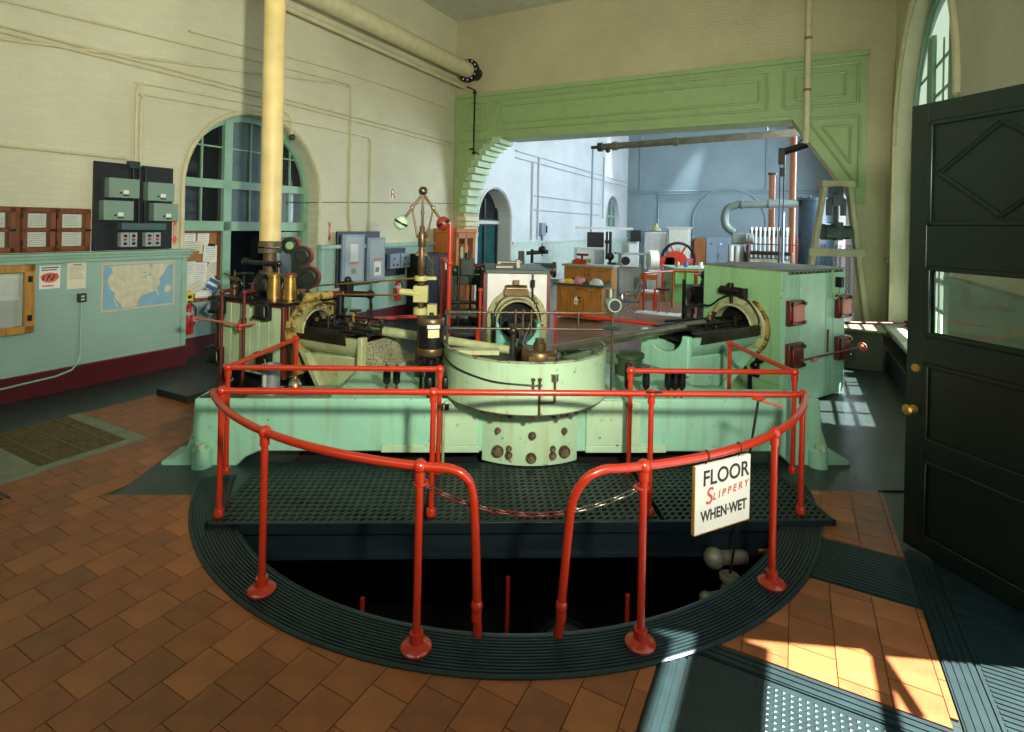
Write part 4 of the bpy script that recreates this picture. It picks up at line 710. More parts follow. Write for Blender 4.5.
for i, (X, r) in enumerate(bores): bb = B(); bb.x = X; bb.cyl((0, 0, 0), (0, 0, .006), r*.45, n=20); tl.p('port', mat('port_green', (130, 168, 110), .5) if i == 0 else deep, bb, parent=fo)
for i, (x, y, lab) in enumerate(((3.22, .24, 'brass oil pot on the lagged cylinder, left one with rounded rim'), (3.04, .16, 'brass oil pot on the lagged cylinder, right one with reddish lid'))):
    t = T('oil_pot', lab, 'oil pot', CYLL, (x, y, ZT+.015), group='brass oil pots'); z = ZT+.015
    t.p('pot', brass, B().lathe([(0, z), (.080, z), (.080, z+.01), (.062, z+.26), (.062, z+.27), (0, z+.27)], (x, y, 0), n=22)); t.p('lid', brass if i == 0 else copper, B().lathe([(.064, z+.262), (.078, z+.268), (.078, z+.29), (.06, z+.31), (.045, z+.305), (0, z+.295)], (x, y, 0), n=22)); t.p('handle', darksteel, B().tube(bez([(x+.03, y+.075, z+.05), (x+.03, y+.095, z+.12), (x+.03, y+.075, z+.2)]), .007, 6))
t = T('relief_valve', 'small bronze valve with cross handle on the left end of the lagged cylinder', 'valve', CYLL, (3.86, .3, ZT)); t.p('body', bronze, B().cyl((3.86, .3, ZT+.01), (3.86, .3, 1.36), .04).ball((3.86, .3, 1.36), .05).cyl((3.86, .3, 1.36), (3.86, .3, 1.56), .012)); t.p('handle', bronze, B().cyl((3.80, .3, 1.45), (3.92, .3, 1.45), .03, n=12).cyl((3.92, .3, 1.47), (4.0, .34, 1.52), .01))
t = T('cock_valve', 'small iron gate valve with red wheel beside the steam pipe', 'valve', CYLL, (3.45, .36, ZT)); t.p('body', darksteel, B().cyl((3.45, .36, ZT+.01), (3.45, .36, 1.42), .025).cyl((3.36, .36, 1.3), (3.6, .36, 1.3), .025).lathe([(0, 1.34), (.07, 1.34), (.07, 1.355), (0, 1.355)], (3.45, .36, 0))); t.p('wheel', darkred, B().torus((3.45, .36, 1.43), .04, .008, 'z', 14, 6).cyl((3.41, .36, 1.43), (3.49, .36, 1.43), .006))
sb = T('footing_block', 'low black slab with chipped white edge at the foot of the left cylinder', 'slab', CYLL, (4.28, .5, 0)); sb.p('slab', mat('black_slab', (24, 34, 34), .35), B().box(3.985, 4.6, .05, .79, .012, .10), bevel=.006); sb.p('chipped_edge', greyblk, B().box(3.975, 3.986, .05, .79, .02, .095)); sb.p('anchor_bolt', black, B().cyl((4.02, .28, .10), (4.02, .28, .32), .075, n=18).nut((4.02, .28, .32), .045, .04)); sb.p('strap', greyblk, B().tube(bez([(3.95, .42, .1), (3.86, .3, .2), (3.84, .2, .34)]), .02, 8))
# centre cylinder
cm = T('pump_cylinder', 'white fronted middle cylinder with pale round flange behind the drum', 'engine cylinder', CYLC, (2.6, -.06, 0)); YC = -.065
X0, X1, HW, ZT = 2.0, 3.2, .40, 1.58
cm.p('casing', mat('casing_white', (206, 206, 200), .5, var=.08), B().box(X0, X1, YC-HW, YC+HW, .3, ZT-.03), bevel=.006); cm.p('top_plate', darkgreen, B().box(X0-.03, X1+.03, YC-HW-.03, YC+HW+.03, ZT-.03, ZT+.02), bevel=.006); cm.p('leg', black, B().box(X0+.1, X0+.3, YC-.3, YC+.3, 0, .3).box(X1-.3, X1-.1, YC-.3, YC+.3, 0, .3))
cm.p('edge_strip', darkred, B().box(X0-.01, X0+.05, YC+HW, YC+HW+.05, .8, ZT-.03).box(X0-.01, X0+.05, YC-HW-.05, YC-HW, .8, ZT-.03))
zc = .95
fl = cm.p('flange_ring', ochre, B().lathe([(.27, 0), (.40, 0), (.40, -.07), (.27, -.07), (.27, 0)], (X0-.005, YC, zc), 'x', 36)); cm.p('flange_skirt', ochre, B().box(X0-.06, X0, YC-.40, YC+.40, .45, zc), bevel=.01); ring_bolts(cm, X0-.075, .345, zc, 14, bronze, .018, yc=YC, parent=fl)
cm.p('mouth_tube', ochre, B().lathe([(.285, 0), (.285, -.22), (.265, -.23), (.25, -.2), (.25, 0)], (X0-.05, YC, zc), 'x', 36)); cm.p('bore', deep, B().lathe([(.28, 0), (0, 0)], (X0-.012, YC, zc), 'x', 28)); cm.p('bore_plate', deep, B().lathe([(.26, -.07), (0, -.07)], (X0-.012, YC, zc), 'x', 28))
cm.p('saddle', turq, B().prism([(-.27+YC+.02, .45), (.27+YC+.02, .45), (.27+YC+.02, zc+.05)]+[(YC+.02+.235*cos(radians(a)), zc+.02+.25*sin(radians(a))) for a in range(0, -181, -15)]+[(-.27+YC+.02, zc+.05)], 1.45, 1.75, 'x'), bevel=.012)
cm.p('slide_bed', M1, B().box(1.0, 1.46, YC-.3, YC+.3, .42, .62), bevel=.01); cm.p('piston_rod', darksteel, B().cyl((1.0, YC, zc), (2.0, YC, zc), .04)); cm.p('connecting_rod', darksteel, B().cyl((.2, 0, 1.02), (1.2, YC, zc+.02), .04)); cm.p('crosshead', black, B().box(1.3, 1.6, YC-.14, YC+.14, zc-.06, zc+.06))
cm.p('oil_reservoir', bronze, B().cyl((X0-.1, YC+.16, 1.36), (X0-.1, YC-.12, 1.36), .05, n=18).box(X0-.16, X0-.04, YC-.14, YC+.18, 1.27, 1.35).box(X0-.12, X0-.06, YC-.02, YC+.06, 1.41, 1.47), bevel=.004); cm.p('oil_cup', black, B().cyl((X0-.1, YC-.2, 1.2), (X0-.1, YC-.2, 1.4), .012).cyl((X0-.1, YC-.2, 1.38), (X0-.1, YC-.2, 1.48), .028).cyl((X0-.1, YC-.2, 1.48), (X0-.1, YC-.2, 1.56), .008)); cm.p('oil_pipe', black, B().tube(bez([(X0-.1, YC+.3, .95), (X0-.1, YC+.3, 1.06), (X0-.1, YC+.2, 1.22), (X0-.1, YC, 1.29), (X0-.1, YC-.2, 1.22), (X0-.1, YC-.3, 1.02), (X0-.1, YC-.3, .9)]), .010, 7)); cm.p('oil_pipe', yel, B().cyl((X0-.09, YC-.24, .75), (X0-.09, YC-.24, 1.25), .016))
cm.p('pipe_frame', darkgreen, B().tube([(X0-.2, YC+.32, .5), (X0-.2, YC+.32, 1.05), (X0-.2, YC+.22, 1.05), (X0-.2, YC+.22, .5)], .012, 7))

# ---------------------------------------------------------------- things on the engine
dp = T('dashpot', 'black cylindrical dashpot with paper label on the engine left of the drum', 'dashpot', ENG, (-.90, -.02, .6)); x, y = -.90, -.02
dp.p('barrel', black, B().lathe([(0, .93), (.120, .93), (.126, .95), (.126, 1.27), (.12, 1.30), (.05, 1.315), (0, 1.315)], (x, y, 0), n=28)); dp.p('band', bronze, B().lathe([(.128, .955), (.131, .96), (.131, 1.015), (.128, 1.02)], (x, y, 0), n=28).lathe([(.128, 1.24), (.130, 1.245), (.130, 1.285), (.12, 1.302)], (x, y, 0), n=28))
def curved_label(t, x, y, r, a0, a1, z0, z1, m, nm): return t.p(nm, m, B().lathe([(r, z0), (r, z1), (r-.002, z1), (r-.002, z0), (r, z0)], (x, y, 0), n=8, a0=a0, a1=a1))
curved_label(dp, x, y, .1325, 258, 312, 1.215, 1.25, lightgrey, 'name_plate'); curved_label(dp, x, y, .1295, 262, 310, 1.13, 1.205, mat('label_cream', (216, 196, 140), .6), 'paper_label')
for k in range(3): curved_label(dp, x, y, .1302, 286, 306, 1.145+k*.02, 1.149+k*.02, inkg, 'label_print')
dp.p('neck', black, B().cyl((x, y, .60), (x, y, .93), .05).cyl((x, y, .84), (x, y, .87), .13, n=20).cyl((x-.09, y, .62), (x-.09, y, .93), .014).cyl((x+.09, y, .62), (x+.09, y, .93), .014)); dp.p('cap_screw', darksteel, B().cyl((x, y, 1.31), (x, y, 1.345), .02).nut((x, y, 1.33), .025, .01))
for xx, lab in ((-.885, 'black oil cup under the dashpot, left one'), (-.745, 'black oil cup between the dashpot and the drum')):
    t = T('lubricator', lab, 'oil cup', ENG, (xx, -.26, .6), group='oil cups under the dashpot'); t.p('cup', black, B().lathe([(0, .66), (.045, .66), (.05, .67), (.05, .79), (.045, .80), (.015, .81), (0, .81)], (xx, -.26, 0), n=16)); t.p('stem', darksteel, B().cyl((xx, -.26, .60), (xx, -.26, .66), .02).cyl((xx, -.26, .81), (xx, -.26, .84), .012))
t = T('drain_pipe', 'thin pale pipe running down the base front left of the chest', 'pipe', ENG, (-.745, -.345, .05)); t.p('pipe', ochre, B().cyl((-.745, -.35, .06), (-.745, -.35, .58), .013)); t.p('joint', black, B().box(-.79, -.70, -.36, -.32, .53, .58))
t = T('drain_pipe', 'thin green pipe running down the base front right of the chest', 'pipe', ENG, (.94, -.345, .05)); t.p('pipe', darkgreen, B().cyl((.94, -.35, .06), (.94, -.35, .60), .014)); t.p('joint', black, B().nut((.94, -.35, .56), .028, .04))
# governor
gx, gy = -1.055, .45
DZ = .03
gv = T('governor', 'tall brass flyball governor with one green and one red ball', 'governor', ENG, (gx, gy, .6))
gv.p('column', bronze, B().lathe([(.05, .6), (.05, .95), (.034, 1.0), (.034, 1.72), (.040, 1.73), (.040, 1.92), (.03, 1.95), (.028, 2.16), (.014, 2.18), (.014, 2.49)], (gx, gy, 0), n=18)); gv.p('top_ball', mat('old_brass', (112, 100, 66), .22, .9), B().ball((gx, gy, 2.535), .048, 18)); gv.p('sleeve', bronze, B().lathe([(.034, 1.95), (.040, 1.96), (.040, 2.10), (.034, 2.11)], (gx, gy, 0), n=18).cyl((gx-.055, gy, 2.06), (gx+.055, gy, 2.06), .014).box(gx-.06, gx+.06, gy-.03, gy+.03, 1.86, 1.90)); gv.p('spindle_collar', bronze, B().lathe([(.014, 2.3), (.022, 2.3), (.022, 2.32), (.014, 2.32)], (gx, gy, 0)))
for s, mm in ((-1, M2), (1, mat('ball_maroon', (120, 40, 28), .25, coat=.3))):
    B0, K, Bp = Vector((gx, gy, 2.51)), Vector((gx+s*.11, gy, 2.36)), Vector((gx+s*.218, gy-.02, 2.20))
    gv.p('arm', bronze, B().cyl(B0, Bp, .014)); gv.p('link', bronze, B().cyl(K, (gx+s*.05, gy, 2.05), .010)); gv.p('knuckle', steel, B().ball(K, .026)); fb_ = gv.p('fly_ball', mm, B().ball(Bp, .074, 22))
    bb = B(); bb.x = Matrix.Translation(Bp) @ Matrix.Rotation(radians(28*(1 if s < 0 else -1)), 4, 'Y'); bb.lathe([(.0745, -.012), (.0758, 0), (.0745, .012)], (0, 0, 0), 'z', 26, cap=False); gv.p('band', black, bb, parent=fb_)
govm = mat('governor_olive', (158, 154, 96), .4, var=.12)
gv.p('collar', govm, B().cyl((gx, gy, 1.60), (gx, gy, 1.65), .07, n=18).box(gx-.02, gx+.16, gy-.03, gy+.03, 1.61, 1.645), bevel=.006); gv.p('yoke_block', govm, B().box(gx-.075, gx+.075, gy-.06, gy+.06, 1.38, 1.55).cyl((gx-.22, gy-.03, 1.49), (gx, gy-.03, 1.47), .035), bevel=.008); gv.p('lower_collar', govm, B().cyl((gx, gy, 1.25), (gx, gy, 1.32), .075, n=18), bevel=.006); gv.p('side_box', govm, B().box(gx+.07, gx+.17, gy-.06, gy+.04, 1.2, 1.36), bevel=.01)
gv.p('spring_rod', darksteel, B().cyl((gx+.11, gy, 1.62), (gx+.11, gy, 1.86), .008).cyl((gx+.05, gy, 1.88), (gx+.11, gy, 1.78), .006).lathe([(0, 1.70), (.05, 1.70), (.05, 1.715), (0, 1.715)], (gx+.11, gy, 0), n=12)); b = B()
for i in range(9): b.torus((gx+.11, gy, 1.66+.015*i), .018, .004, 'z', 10, 5)
gv.p('spring', steel, b)
rd = T('governor_rods', 'two long thin brass rods linking the governor to the left valve gear', 'linkage', ENG, (-1.7, .9, 1.45)); rd.p('rod', brass, B().cyl((-1.1, .44, 1.625), (-2.6, 1.82, 1.36), .010)); rd.p('rod', brass, B().cyl((-1.25, .42, 1.45), (-2.5, 1.8, 1.26), .011))
# thin hand rods over the drum
hr = T('indicator_stand', 'slim iron stand with hollow lamp cylinder and two rods spanning the drum', 'stand', ENG, (.83, -.1, .6)); x, y = .83, -.1
hr.p('post', rail_s, B().cyl((x, y, .605), (x, y, 1.42), .012).cyl((-.745, y, .63), (-.745, y, 1.37), .013)); hr.p('rod', rail_s, B().cyl((-.76, y, 1.367), (x-.06, y, 1.377), .009)); hr.p('rod', rail_s, B().cyl((-.76, y, 1.215), (x, y, 1.222), .010)); hr.p('disc', darkgreen, B().lathe([(0, 1.225), (.085, 1.225), (.09, 1.24), (.03, 1.25), (0, 1.25)], (x, y, 0), n=20)); hr.p('strut', rail_s, B().cyl((.5, y, 1.22), (.5, y, 1.375), .010))
o = hr.p('lamp_cylinder', greyg, B().lathe([(.052, 0), (.062, 0), (.068, .012), (.068, .16), (.055, .19), (0, .19)], (x, y-.08, 1.46), 'y', 22, cap=False)); hr.p('lamp_mouth', deep, B().cyl((x, y-.07, 1.46), (x, y-.06, 1.46), .056, n=20)); hr.p('mirror', steel, B().cyl((x-.02, y+.04, 1.52), (x-.02, y+.04, 1.61), .045, n=20))
for xx in (-.745, ): hr.p('clip', darksteel, B().box(xx-.02, xx+.02, y-.02, y+.02, 1.19, 1.24).box(xx-.02, xx+.02, y-.02, y+.02, 1.345, 1.385))
lb = T('bell_cranks', 'thin vertical links between the rods in front of the middle cylinder', 'linkage', ENG, (-.0, -.1, 1.2)); 
for x in (-.10, -.03, .05): lb.p('link', bronze, B().cyl((x, -.1, 1.16), (x, -.1, 1.40), .010).ball((x, -.1, 1.22), .018).ball((x, -.1, 1.372), .018))
# tray with cans at the left end of the base
t = T('drip_tray', 'shallow metal drip tray on the left end of the engine base', 'tray', ENG, (-2.15, -.1, .615)); t.p('tray', mat('tray_zinc', (128, 132, 112), .4, .6), B().box(-2.5, -1.78, -.28, .01, .604, .61).box(-2.5, -1.78, -.285, -.275, .606, .626).box(-2.5, -1.78, .005, .015, .606, .626).box(-2.505, -2.495, -.28, .01, .606, .626).box(-1.785, -1.775, -.28, .01, .606, .626))
t = T('metal_can', 'tall dull grey cylindrical can standing in the drip tray', 'can', ENG, (-2.33, -.19, .615)); t.p('can', mat('galvanized', (140, 148, 150), .4, .6, var=.15), B().lathe([(0, .615), (.078, .615), (.078, .865), (.082, .867), (.082, .885), (.074, .885), (.07, .64), (0, .64)], (-2.33, -.19, 0), n=26)); t.p('label', lightgrey, B().lathe([(.0795, .70), (.0795, .82), (.078, .82)], (-2.33, -.19, 0), n=6, a0=230, a1=262))
t = T('oil_can', 'small copper pump oiler with pointed spout in the drip tray', 'oil can', ENG, (-2.12, -.17, .615)); t.p('body', copper, B().lathe([(0, .616), (.056, .616), (.06, .63), (.058, .69), (.04, .73), (.018, .75), (.014, .77), (0, .77)], (-2.12, -.17, 0), n=22)); t.p('shoulder', steel, B().lathe([(.057, .70), (.042, .735), (.02, .755), (0, .757)], (-2.12, -.17, 0), n=22)); t.p('spout', brass, B().cyl((-2.12, -.17, .755), (-2.115, -.18, .86), .010, .004, n=10))
t = T('oil_can', 'low black squat oil can behind the grey can', 'oil can', ENG, (-2.42, -.05, .615)); t.p('body', black, B().lathe([(0, .616), (.055, .616), (.055, .66), (.02, .69), (.02, .72), (0, .72)], (-2.42, -.05, 0), n=18)); t.p('cap', steel, B().cyl((-2.42, -.05, .72), (-2.42, -.05, .735), .025))
t = T('drip_pan', 'flat oily brown pan at the far left end of the base', 'pan', ENG, (-2.6, -.1, .6)); t.p('pan', mat('oily_pan', (52, 46, 30), .3, .3), B().prism([(-2.92, -.27), (-2.53, -.27), (-2.51, 0), (-2.85, 0)], .598, .612, 'z'), bevel=.004)
# flywheel arm and pedestal seen behind the drum at right
t = T('pedestal_bearing', 'dark round bearing pedestal behind the right side of the drum', 'bearing', ENG, (1.05, .75, .4)); t.p('pedestal', mat('oily_green', (52, 66, 44), .4, .2), B().lathe([(.16, .42), (.15, .5), (.15, .78), (.17, .79), (.17, .83), (.10, .86), (0, .86)], (1.2, .62, 0), n=22)); t.p('arm', mat('arm_green', (60, 84, 58), .4), B().prism([(.45, .78), (1.2, .70), (1.2, .84), (.45, .88)], .56, .68, 'y'), bevel=.01); t.p('guard', M1, B().box(.78, 2.2, .3, .5, .4, .52), bevel=.01)

# ---------------------------------------------------------------- left wall fittings (ROOM frame; wall face at u = UL, wainscot face at u = -8.0)
def on_wall(u, v, z): return Matrix.Translation((u, v, z)) @ lean((0, 1, 0), (0, 0, 1))   # local x along the wall, y up, z into the hall
def lines(t, parent, u, v0, v1, z0, z1, n, m=None, w=.004):
    b = B()
    for i in range(n):
        z = z1-(z1-z0)*(i+.5)/n; e = v1-(v1-v0)*random.choice((0, .05, .25, .12)); b.box(u, u+.0006, v0, e, z-w/2, z+w/2)
    return t.p('print', m or inkg, b, parent=parent, smooth=0, stuff=True)
ep = T('electric_panel', 'black wall board carrying grey electric boxes above the wainscot', 'electric panel', ROOM, (UL, 4.1, 1.74)); UB = UL+.04
ep.p('board', blackp, B().box(UL+.005, UB, 3.60, 4.61, 1.745, 2.92), bevel=.004)
for v0, v1, z0, z1 in ((3.72, 4.09, 2.45, 2.71), (4.20, 4.56, 2.43, 2.69), (3.66, 4.02, 2.15, 2.41), (4.28, 4.62, 2.15, 2.40)):
    o = ep.p('box', greyg, B().box(UB, UB+.13, v0, v1, z0, z1), bevel=.006); ep.p('label', white, B().box(UB+.13, UB+.132, v0+.17, v0+.235, z0+.055, z0+.105), parent=o); ep.p('slot', black, B().box(UB+.13, UB+.134, v0+.165, v0+.24, z0+.025, z0+.042), parent=o); ep.p('knob', black, B().cyl((UB+.13, v0+.135, z0+.065), (UB+.145, v0+.135, z0+.065), .012), parent=o)
ep.p('trough', mat('trough_teal', (64, 92, 90), .45), B().box(UB, UB+.12, 3.88, 4.46, 2.02, 2.115), bevel=.005); ep.p('junction_box', mat('jb_dark', (34, 50, 56), .4), B().box(UB-.02, UB+.08, 3.99, 4.12, 2.86, 2.96), bevel=.006)
for v0 in (3.89, 4.20):
    for k in range(2):
        o = ep.p('switch_box', grey, B().box(UB, UB+.09, v0+k*.105, v0+k*.105+.098, 1.79, 1.985), bevel=.005)
        for z, mm in ((1.94, black), (1.89, redink), (1.835, black)): ep.p('button', mm, B().cyl((UB+.09, v0+k*.105+.05, z), (UB+.105, v0+k*.105+.05, z), .02, n=12), parent=o)
b = B(); 
for v in (4.06, 4.14, 4.22): b.cyl((UB+.02, v, 2.1), (UB+.02, v, 2.9), .012)
ep.p('conduits', black, b)
# wood framed notice cabinets on the ledge
nc = T('notice_cabinet', 'row of dark oak glazed notice frames standing on the wainscot ledge', 'notice cabinet', ROOM, (UL, 3.0, 1.735))
nc.p('back', redoak, B().box(UL+.002, UL+.03, 2.3, 3.58, 1.745, 2.29))
for v0, v1 in ((2.36, 2.80), (2.86, 3.19), (3.20, 3.56)):
    f = B()
    for a, c, d, e in ((v0, v0+.055, 1.755, 2.28), (v1-.055, v1, 1.755, 2.28), (v0, v1, 1.755, 1.81), (v0, v1, 2.225, 2.28), (v0, v1, 1.995, 2.035)): f.box(UL+.03, UL+.07, a, c, d, e)
    o = nc.p('frame', redoak, f, bevel=.004)
    for z0, z1 in ((1.815, 1.99), (2.045, 2.215)):
        pp = nc.p('notice', white, B().box(UL+.034, UL+.036, v0+.065, v1-.085, z0, z1), parent=o); lines(nc, o, UL+.0362, v0+.08, v1-.1, z0+.015, z1-.02, 6)
    nc.p('pane', glass, B().box(UL+.05, UL+.053, v0+.05, v1-.05, 1.80, 2.235), parent=o); nc.p('latch', black, B().box(UL+.07, UL+.078, v1-.06, v1+.005, 2.0, 2.03), parent=o)
    for z in (1.86, 2.19): nc.p('hinge', black, B().box(UL+.066, UL+.075, v0-.012, v0+.012, z-.03, z+.03), parent=o)
kc = T('key_case', 'honey oak glazed wall case at the left edge of the wainscot', 'wall case', ROOM, (-8, 2.6, .78)); f = B()
for a, c, d, e in ((2.25, 2.33, .80, 1.61), (2.87, 2.97, .80, 1.61), (2.25, 2.97, .80, .89), (2.25, 2.97, 1.52, 1.61)): f.box(-8, -7.93, a, c, d, e)
kc.p('frame', yoak, f, bevel=.006); kc.p('back', lightgrey, B().box(-8, -7.985, 2.3, 2.9, .85, 1.55)); kc.p('pane', glass, B().box(-7.955, -7.951, 2.32, 2.88, .88, 1.53)); kc.p('paper', white, B().box(-7.984, -7.982, 2.65, 2.83, 1.2, 1.5))
for z in (.98, 1.44): kc.p('hinge', black, B().box(-7.93, -7.92, 2.90, 2.94, z-.035, z+.035))
ps = T('poster', 'small white poster with orange blob and dark lettering on the wainscot', 'poster', ROOM, (-8, 3.135, 1.3)); o = ps.p('sheet', white, B().box(-8.0, -7.997, 3.03, 3.24, 1.30, 1.58))
bl = B(); bl._a([(-7.9964, 3.135+.092*cos(radians(a))*(1+.08*math.sin(radians(3*a))), 1.435+.062*sin(radians(a))) for a in range(0, 360, 20)], [tuple(range(18))]); ps.p('orange_blob', orange, bl, parent=o, smooth=0)
for pts_ in ([(3.065, 1.40), (3.075, 1.45), (3.09, 1.46)], [(3.10, 1.395), (3.12, 1.44), (3.145, 1.475)], [(3.11, 1.475), (3.13, 1.445), (3.16, 1.40)], [(3.16, 1.40), (3.175, 1.47), (3.21, 1.48)], [(3.175, 1.44), (3.205, 1.44)]): ps.p('brush_letter', mat('teal_ink', (24, 66, 84), .5), B().tube([(-7.9955, a, c) for a, c in pts_], .007, 5), parent=o)
lines(ps, o, -7.9968, 3.05, 3.225, 1.515, 1.57, 2, ink, .014); lines(ps, o, -7.9968, 3.06, 3.21, 1.325, 1.345, 1, redink, .016)
lt = T('letter', 'typed cream letter sheet taped to the wainscot', 'paper', ROOM, (-8, 3.41, 1.27)); o = lt.p('sheet', mat('cream_paper', (214, 208, 178), .6, var=.04), B().box(-8, -7.997, 3.31, 3.515, 1.275, 1.605)); lines(lt, o, -7.9968, 3.335, 3.5, 1.39, 1.56, 9); lines(lt, o, -7.9968, 3.37, 3.47, 1.565, 1.59, 1, ink, .01)
mp = T('wall_map', 'large paper map of the United States with blue seas on the wainscot', 'map', ROOM, (-8, 4.16, .93)); V0, V1, Z0, Z1 = 3.69, 4.635, .935, 1.575
def mpt(x, y): return (V0+(V1-V0)*x, Z1-(Z1-Z0)*y)
o = mp.p('sheet', mat('map_margin', (206, 182, 138), .6), B().box(-8, -7.9972, V0, V1, Z0, Z1)); mp.p('sea', maps, B().box(-7.9972, -7.9966, V0+.02, V1-.02, Z0+.02, Z1-.02), parent=o, smooth=0)
land = [(.10,.06),(.98,.05),(.90,.10),(.86,.20),(.84,.26),(.80,.34),(.775,.42),(.79,.50),(.74,.58),(.765,.70),(.775,.77),(.755,.76),(.735,.67),(.69,.665),(.60,.70),(.54,.73),(.50,.78),(.48,.88),(.47,.95),(.27,.95),(.24,.85),(.20,.78),(.16,.70),(.17,.62),(.12,.55),(.09,.46),(.075,.36),(.09,.28),(.14,.20),(.13,.12)]
mp.p('land', mapl, B().prism([mpt(*p) for p in land], -7.9966, -7.9961, 'x'), parent=o, smooth=0)
for lk_ in ([(.52,.25),(.56,.21),(.60,.24),(.56,.255)], [(.575,.28),(.59,.28),(.588,.37),(.572,.36)], [(.615,.27),(.66,.28),(.65,.32),(.62,.31)], [(.655,.37),(.70,.34),(.70,.355),(.66,.385)], [(.62,.05),(.68,.05),(.67,.14),(.645,.15)]): mp.p('lake', maps, B().prism([mpt(*p) for p in lk_], -7.9961, -7.9957, 'x'), parent=o, smooth=0)
mp.p('baja', mapl, B().prism([mpt(.145,.72), mpt(.165,.74), mpt(.215,.92), mpt(.20,.93)], -7.9966, -7.9961, 'x'), parent=o, smooth=0); mp.p('legend', mapl, B().box(-7.9966, -7.9961, *[V0+(V1-V0)*x for x in (.855, .945)], *[Z1-(Z1-Z0)*y for y in (.70, .56)]), parent=o, smooth=0)
ol = T('wall_outlet', 'black outlet box with conduit running down to the maroon base', 'outlet', ROOM, (-8, 3.465, 1.1)); ol.p('box', mat('outlet_dark', (40, 46, 42), .5), B().box(-8, -7.95, 3.42, 3.51, 1.10, 1.21), bevel=.006); ol.p('socket', lightgrey, B().box(-7.95, -7.947, 3.445, 3.485, 1.165, 1.185).box(-7.95, -7.947, 3.445, 3.485, 1.125, 1.145)); ol.p('conduit', mint, B().tube([(-7.985, 3.465, 1.1), (-7.985, 3.465, .42), (-7.97, 3.44, .34), (-7.955, 3.36, .26), (-7.955, 3.2, .22), (-7.955, 2.2, .17)], .012, 8)); ol.p('strap', mint, B().box(-7.999, -7.97, 3.44, 3.49, .9, .915))
# conduits painted into the wall
def conduit(label, pts, r=.016, m=cream, clips=0):
    t = T('conduit', label, 'conduit', ROOM, pts[0]); t.p('tube', m, B().tube(pts, r, 8))
    return t
UC = UL+.03
conduit('long painted conduit, topmost of the pair running up along the left wall', [(UC, 1.0, 3.98), (UC, 4.9, 4.52), (UC, 7.9, 4.95), (UC, 11.0, 5.2), (UC, 11.9, 5.0)][:3]+[(UC, 8.05, 4.93)], .02)
for k, lab in ((0, 'long painted conduit crossing the whole left wall above the arch'), (.07, 'second painted conduit close below the one crossing above the arch')):
    conduit(lab, [(UC, .5, 4.36-k), (UC, 6.07, 4.36-k), (UC, 11.95, 4.36-k*1.6)], .02)
conduit('painted conduit bending down to the black electric board, outer one', bez([(UC, 4.10, 2.9), (UC, 4.10, 3.85), (UC, 4.13, 4.0), (UC, 4.28, 4.07), (UC, 6.2, 4.13), (UC, 6.6, 4.1), (UC, 6.68, 3.95), (UC, 6.68, 3.78)], 5), .016)
conduit('painted conduit bending down to the black electric board, inner one', bez([(UC, 4.16, 2.9), (UC, 4.16, 3.72), (UC, 4.19, 3.86), (UC, 4.34, 3.92), (UC, 6.4, 3.98), (UC, 8.5, 4.0), (UC, 8.72, 3.94), (UC, 8.77, 3.75), (UC, 8.77, 1.95)], 5), .016)
conduit('painted conduit dropping straight down to the grey breaker panel', bez([(UC, 2.2, 4.62), (UC, 7.7, 4.98), (UC, 8.05, 4.95), (UC, 8.15, 4.75), (UC, 8.17, 2.4), (UC, 8.2, 2.25), (UC, 8.22, 1.95)], 5), .018)
conduit('painted conduit low at the far left running to the black board', [(UC, 1.0, 2.99), (UC, 3.98, 2.99), (UC, 4.02, 2.97), (UC, 4.02, 2.93)], .02)
conduit('thin dark cable strung along the wall behind the governor', [(UC-.01, 6.6, 2.52), (UC-.01, 8.3, 2.6), (UC-.01, 11.9, 2.74)], .006, darksteel)
conduit('painted conduit high on the left wall ending by the corner', bez([(UC, 4.8, 5.0), (UC, 8, 5.2), (UC, 11.0, 5.22), (UC, 11.5, 5.2), (UC, 11.6, 5.3), (UC, 11.6, 5.9)], 4), .016)
bell = T('alarm_bell', 'small dark wall bell hanging beside the arch', 'bell', ROOM, (UL, 6.68, 3.7)); bell.p('bracket', cream, B().box(UL, UL+.06, 6.65, 6.71, 3.74, 3.8)); bell.p('gong', darkgreen, B().ball((UL+.07, 6.68, 3.70), .055))
# bulletin board in the alcove
bbd = T('bulletin_board', 'wood framed cork board crowded with papers beside the lagged cylinder', 'bulletin board', ROOM, (-8.42, 5.25, .85)); UBB = -8.40
bbd.p('cork', cork, B().box(UBB-.03, UBB, 4.90, 5.57, .90, 2.0)); bbd.p('frame', redoak, B().box(UBB-.03, UBB+.02, 4.88, 5.60, .86, .92).box(UBB-.03, UBB+.02, 4.88, 5.60, 1.96, 2.0).box(UBB-.03, UBB+.02, 5.54, 5.60, .88, 2.0), bevel=.004)
def sheet(lab, v, z, wv, hz, rot, m, off, nl=5, name='paper_sheet', nm='sheet'):
    t = T(name, lab, 'paper', ROOM, (UBB+off, v, z), group='papers on the bulletin board'); X = Matrix.Translation((UBB+off, v, z)) @ lean((0, 1, 0), (0, 0, 1)) @ Matrix.Rotation(radians(rot), 4, 'Z')
    b = B(); b.x = X; b.box(-wv/2, wv/2, -hz/2, hz/2, 0, .002); o = t.p(nm, m, b)
    if nl:
        l = B(); l.x = X
        for i in range(nl): y = hz*.38-hz*.76*i/max(1, nl-1); l.box(-wv*.4, wv*(.4-.2*random.random()), y-.003, y+.003, .002, .0026)
        t.p('print', inkg, l, parent=o, smooth=0, stuff=True)
    return t, X
wp2 = mat('old_paper', (206, 202, 182), .6, var=.05)
sheet('white paper at the top left corner of the bulletin board', 5.08, 1.87, .20, .19, 0, white, .004); sheet('white paper second along the top of the bulletin board', 5.31, 1.87, .19, .20, -2, white, .005)
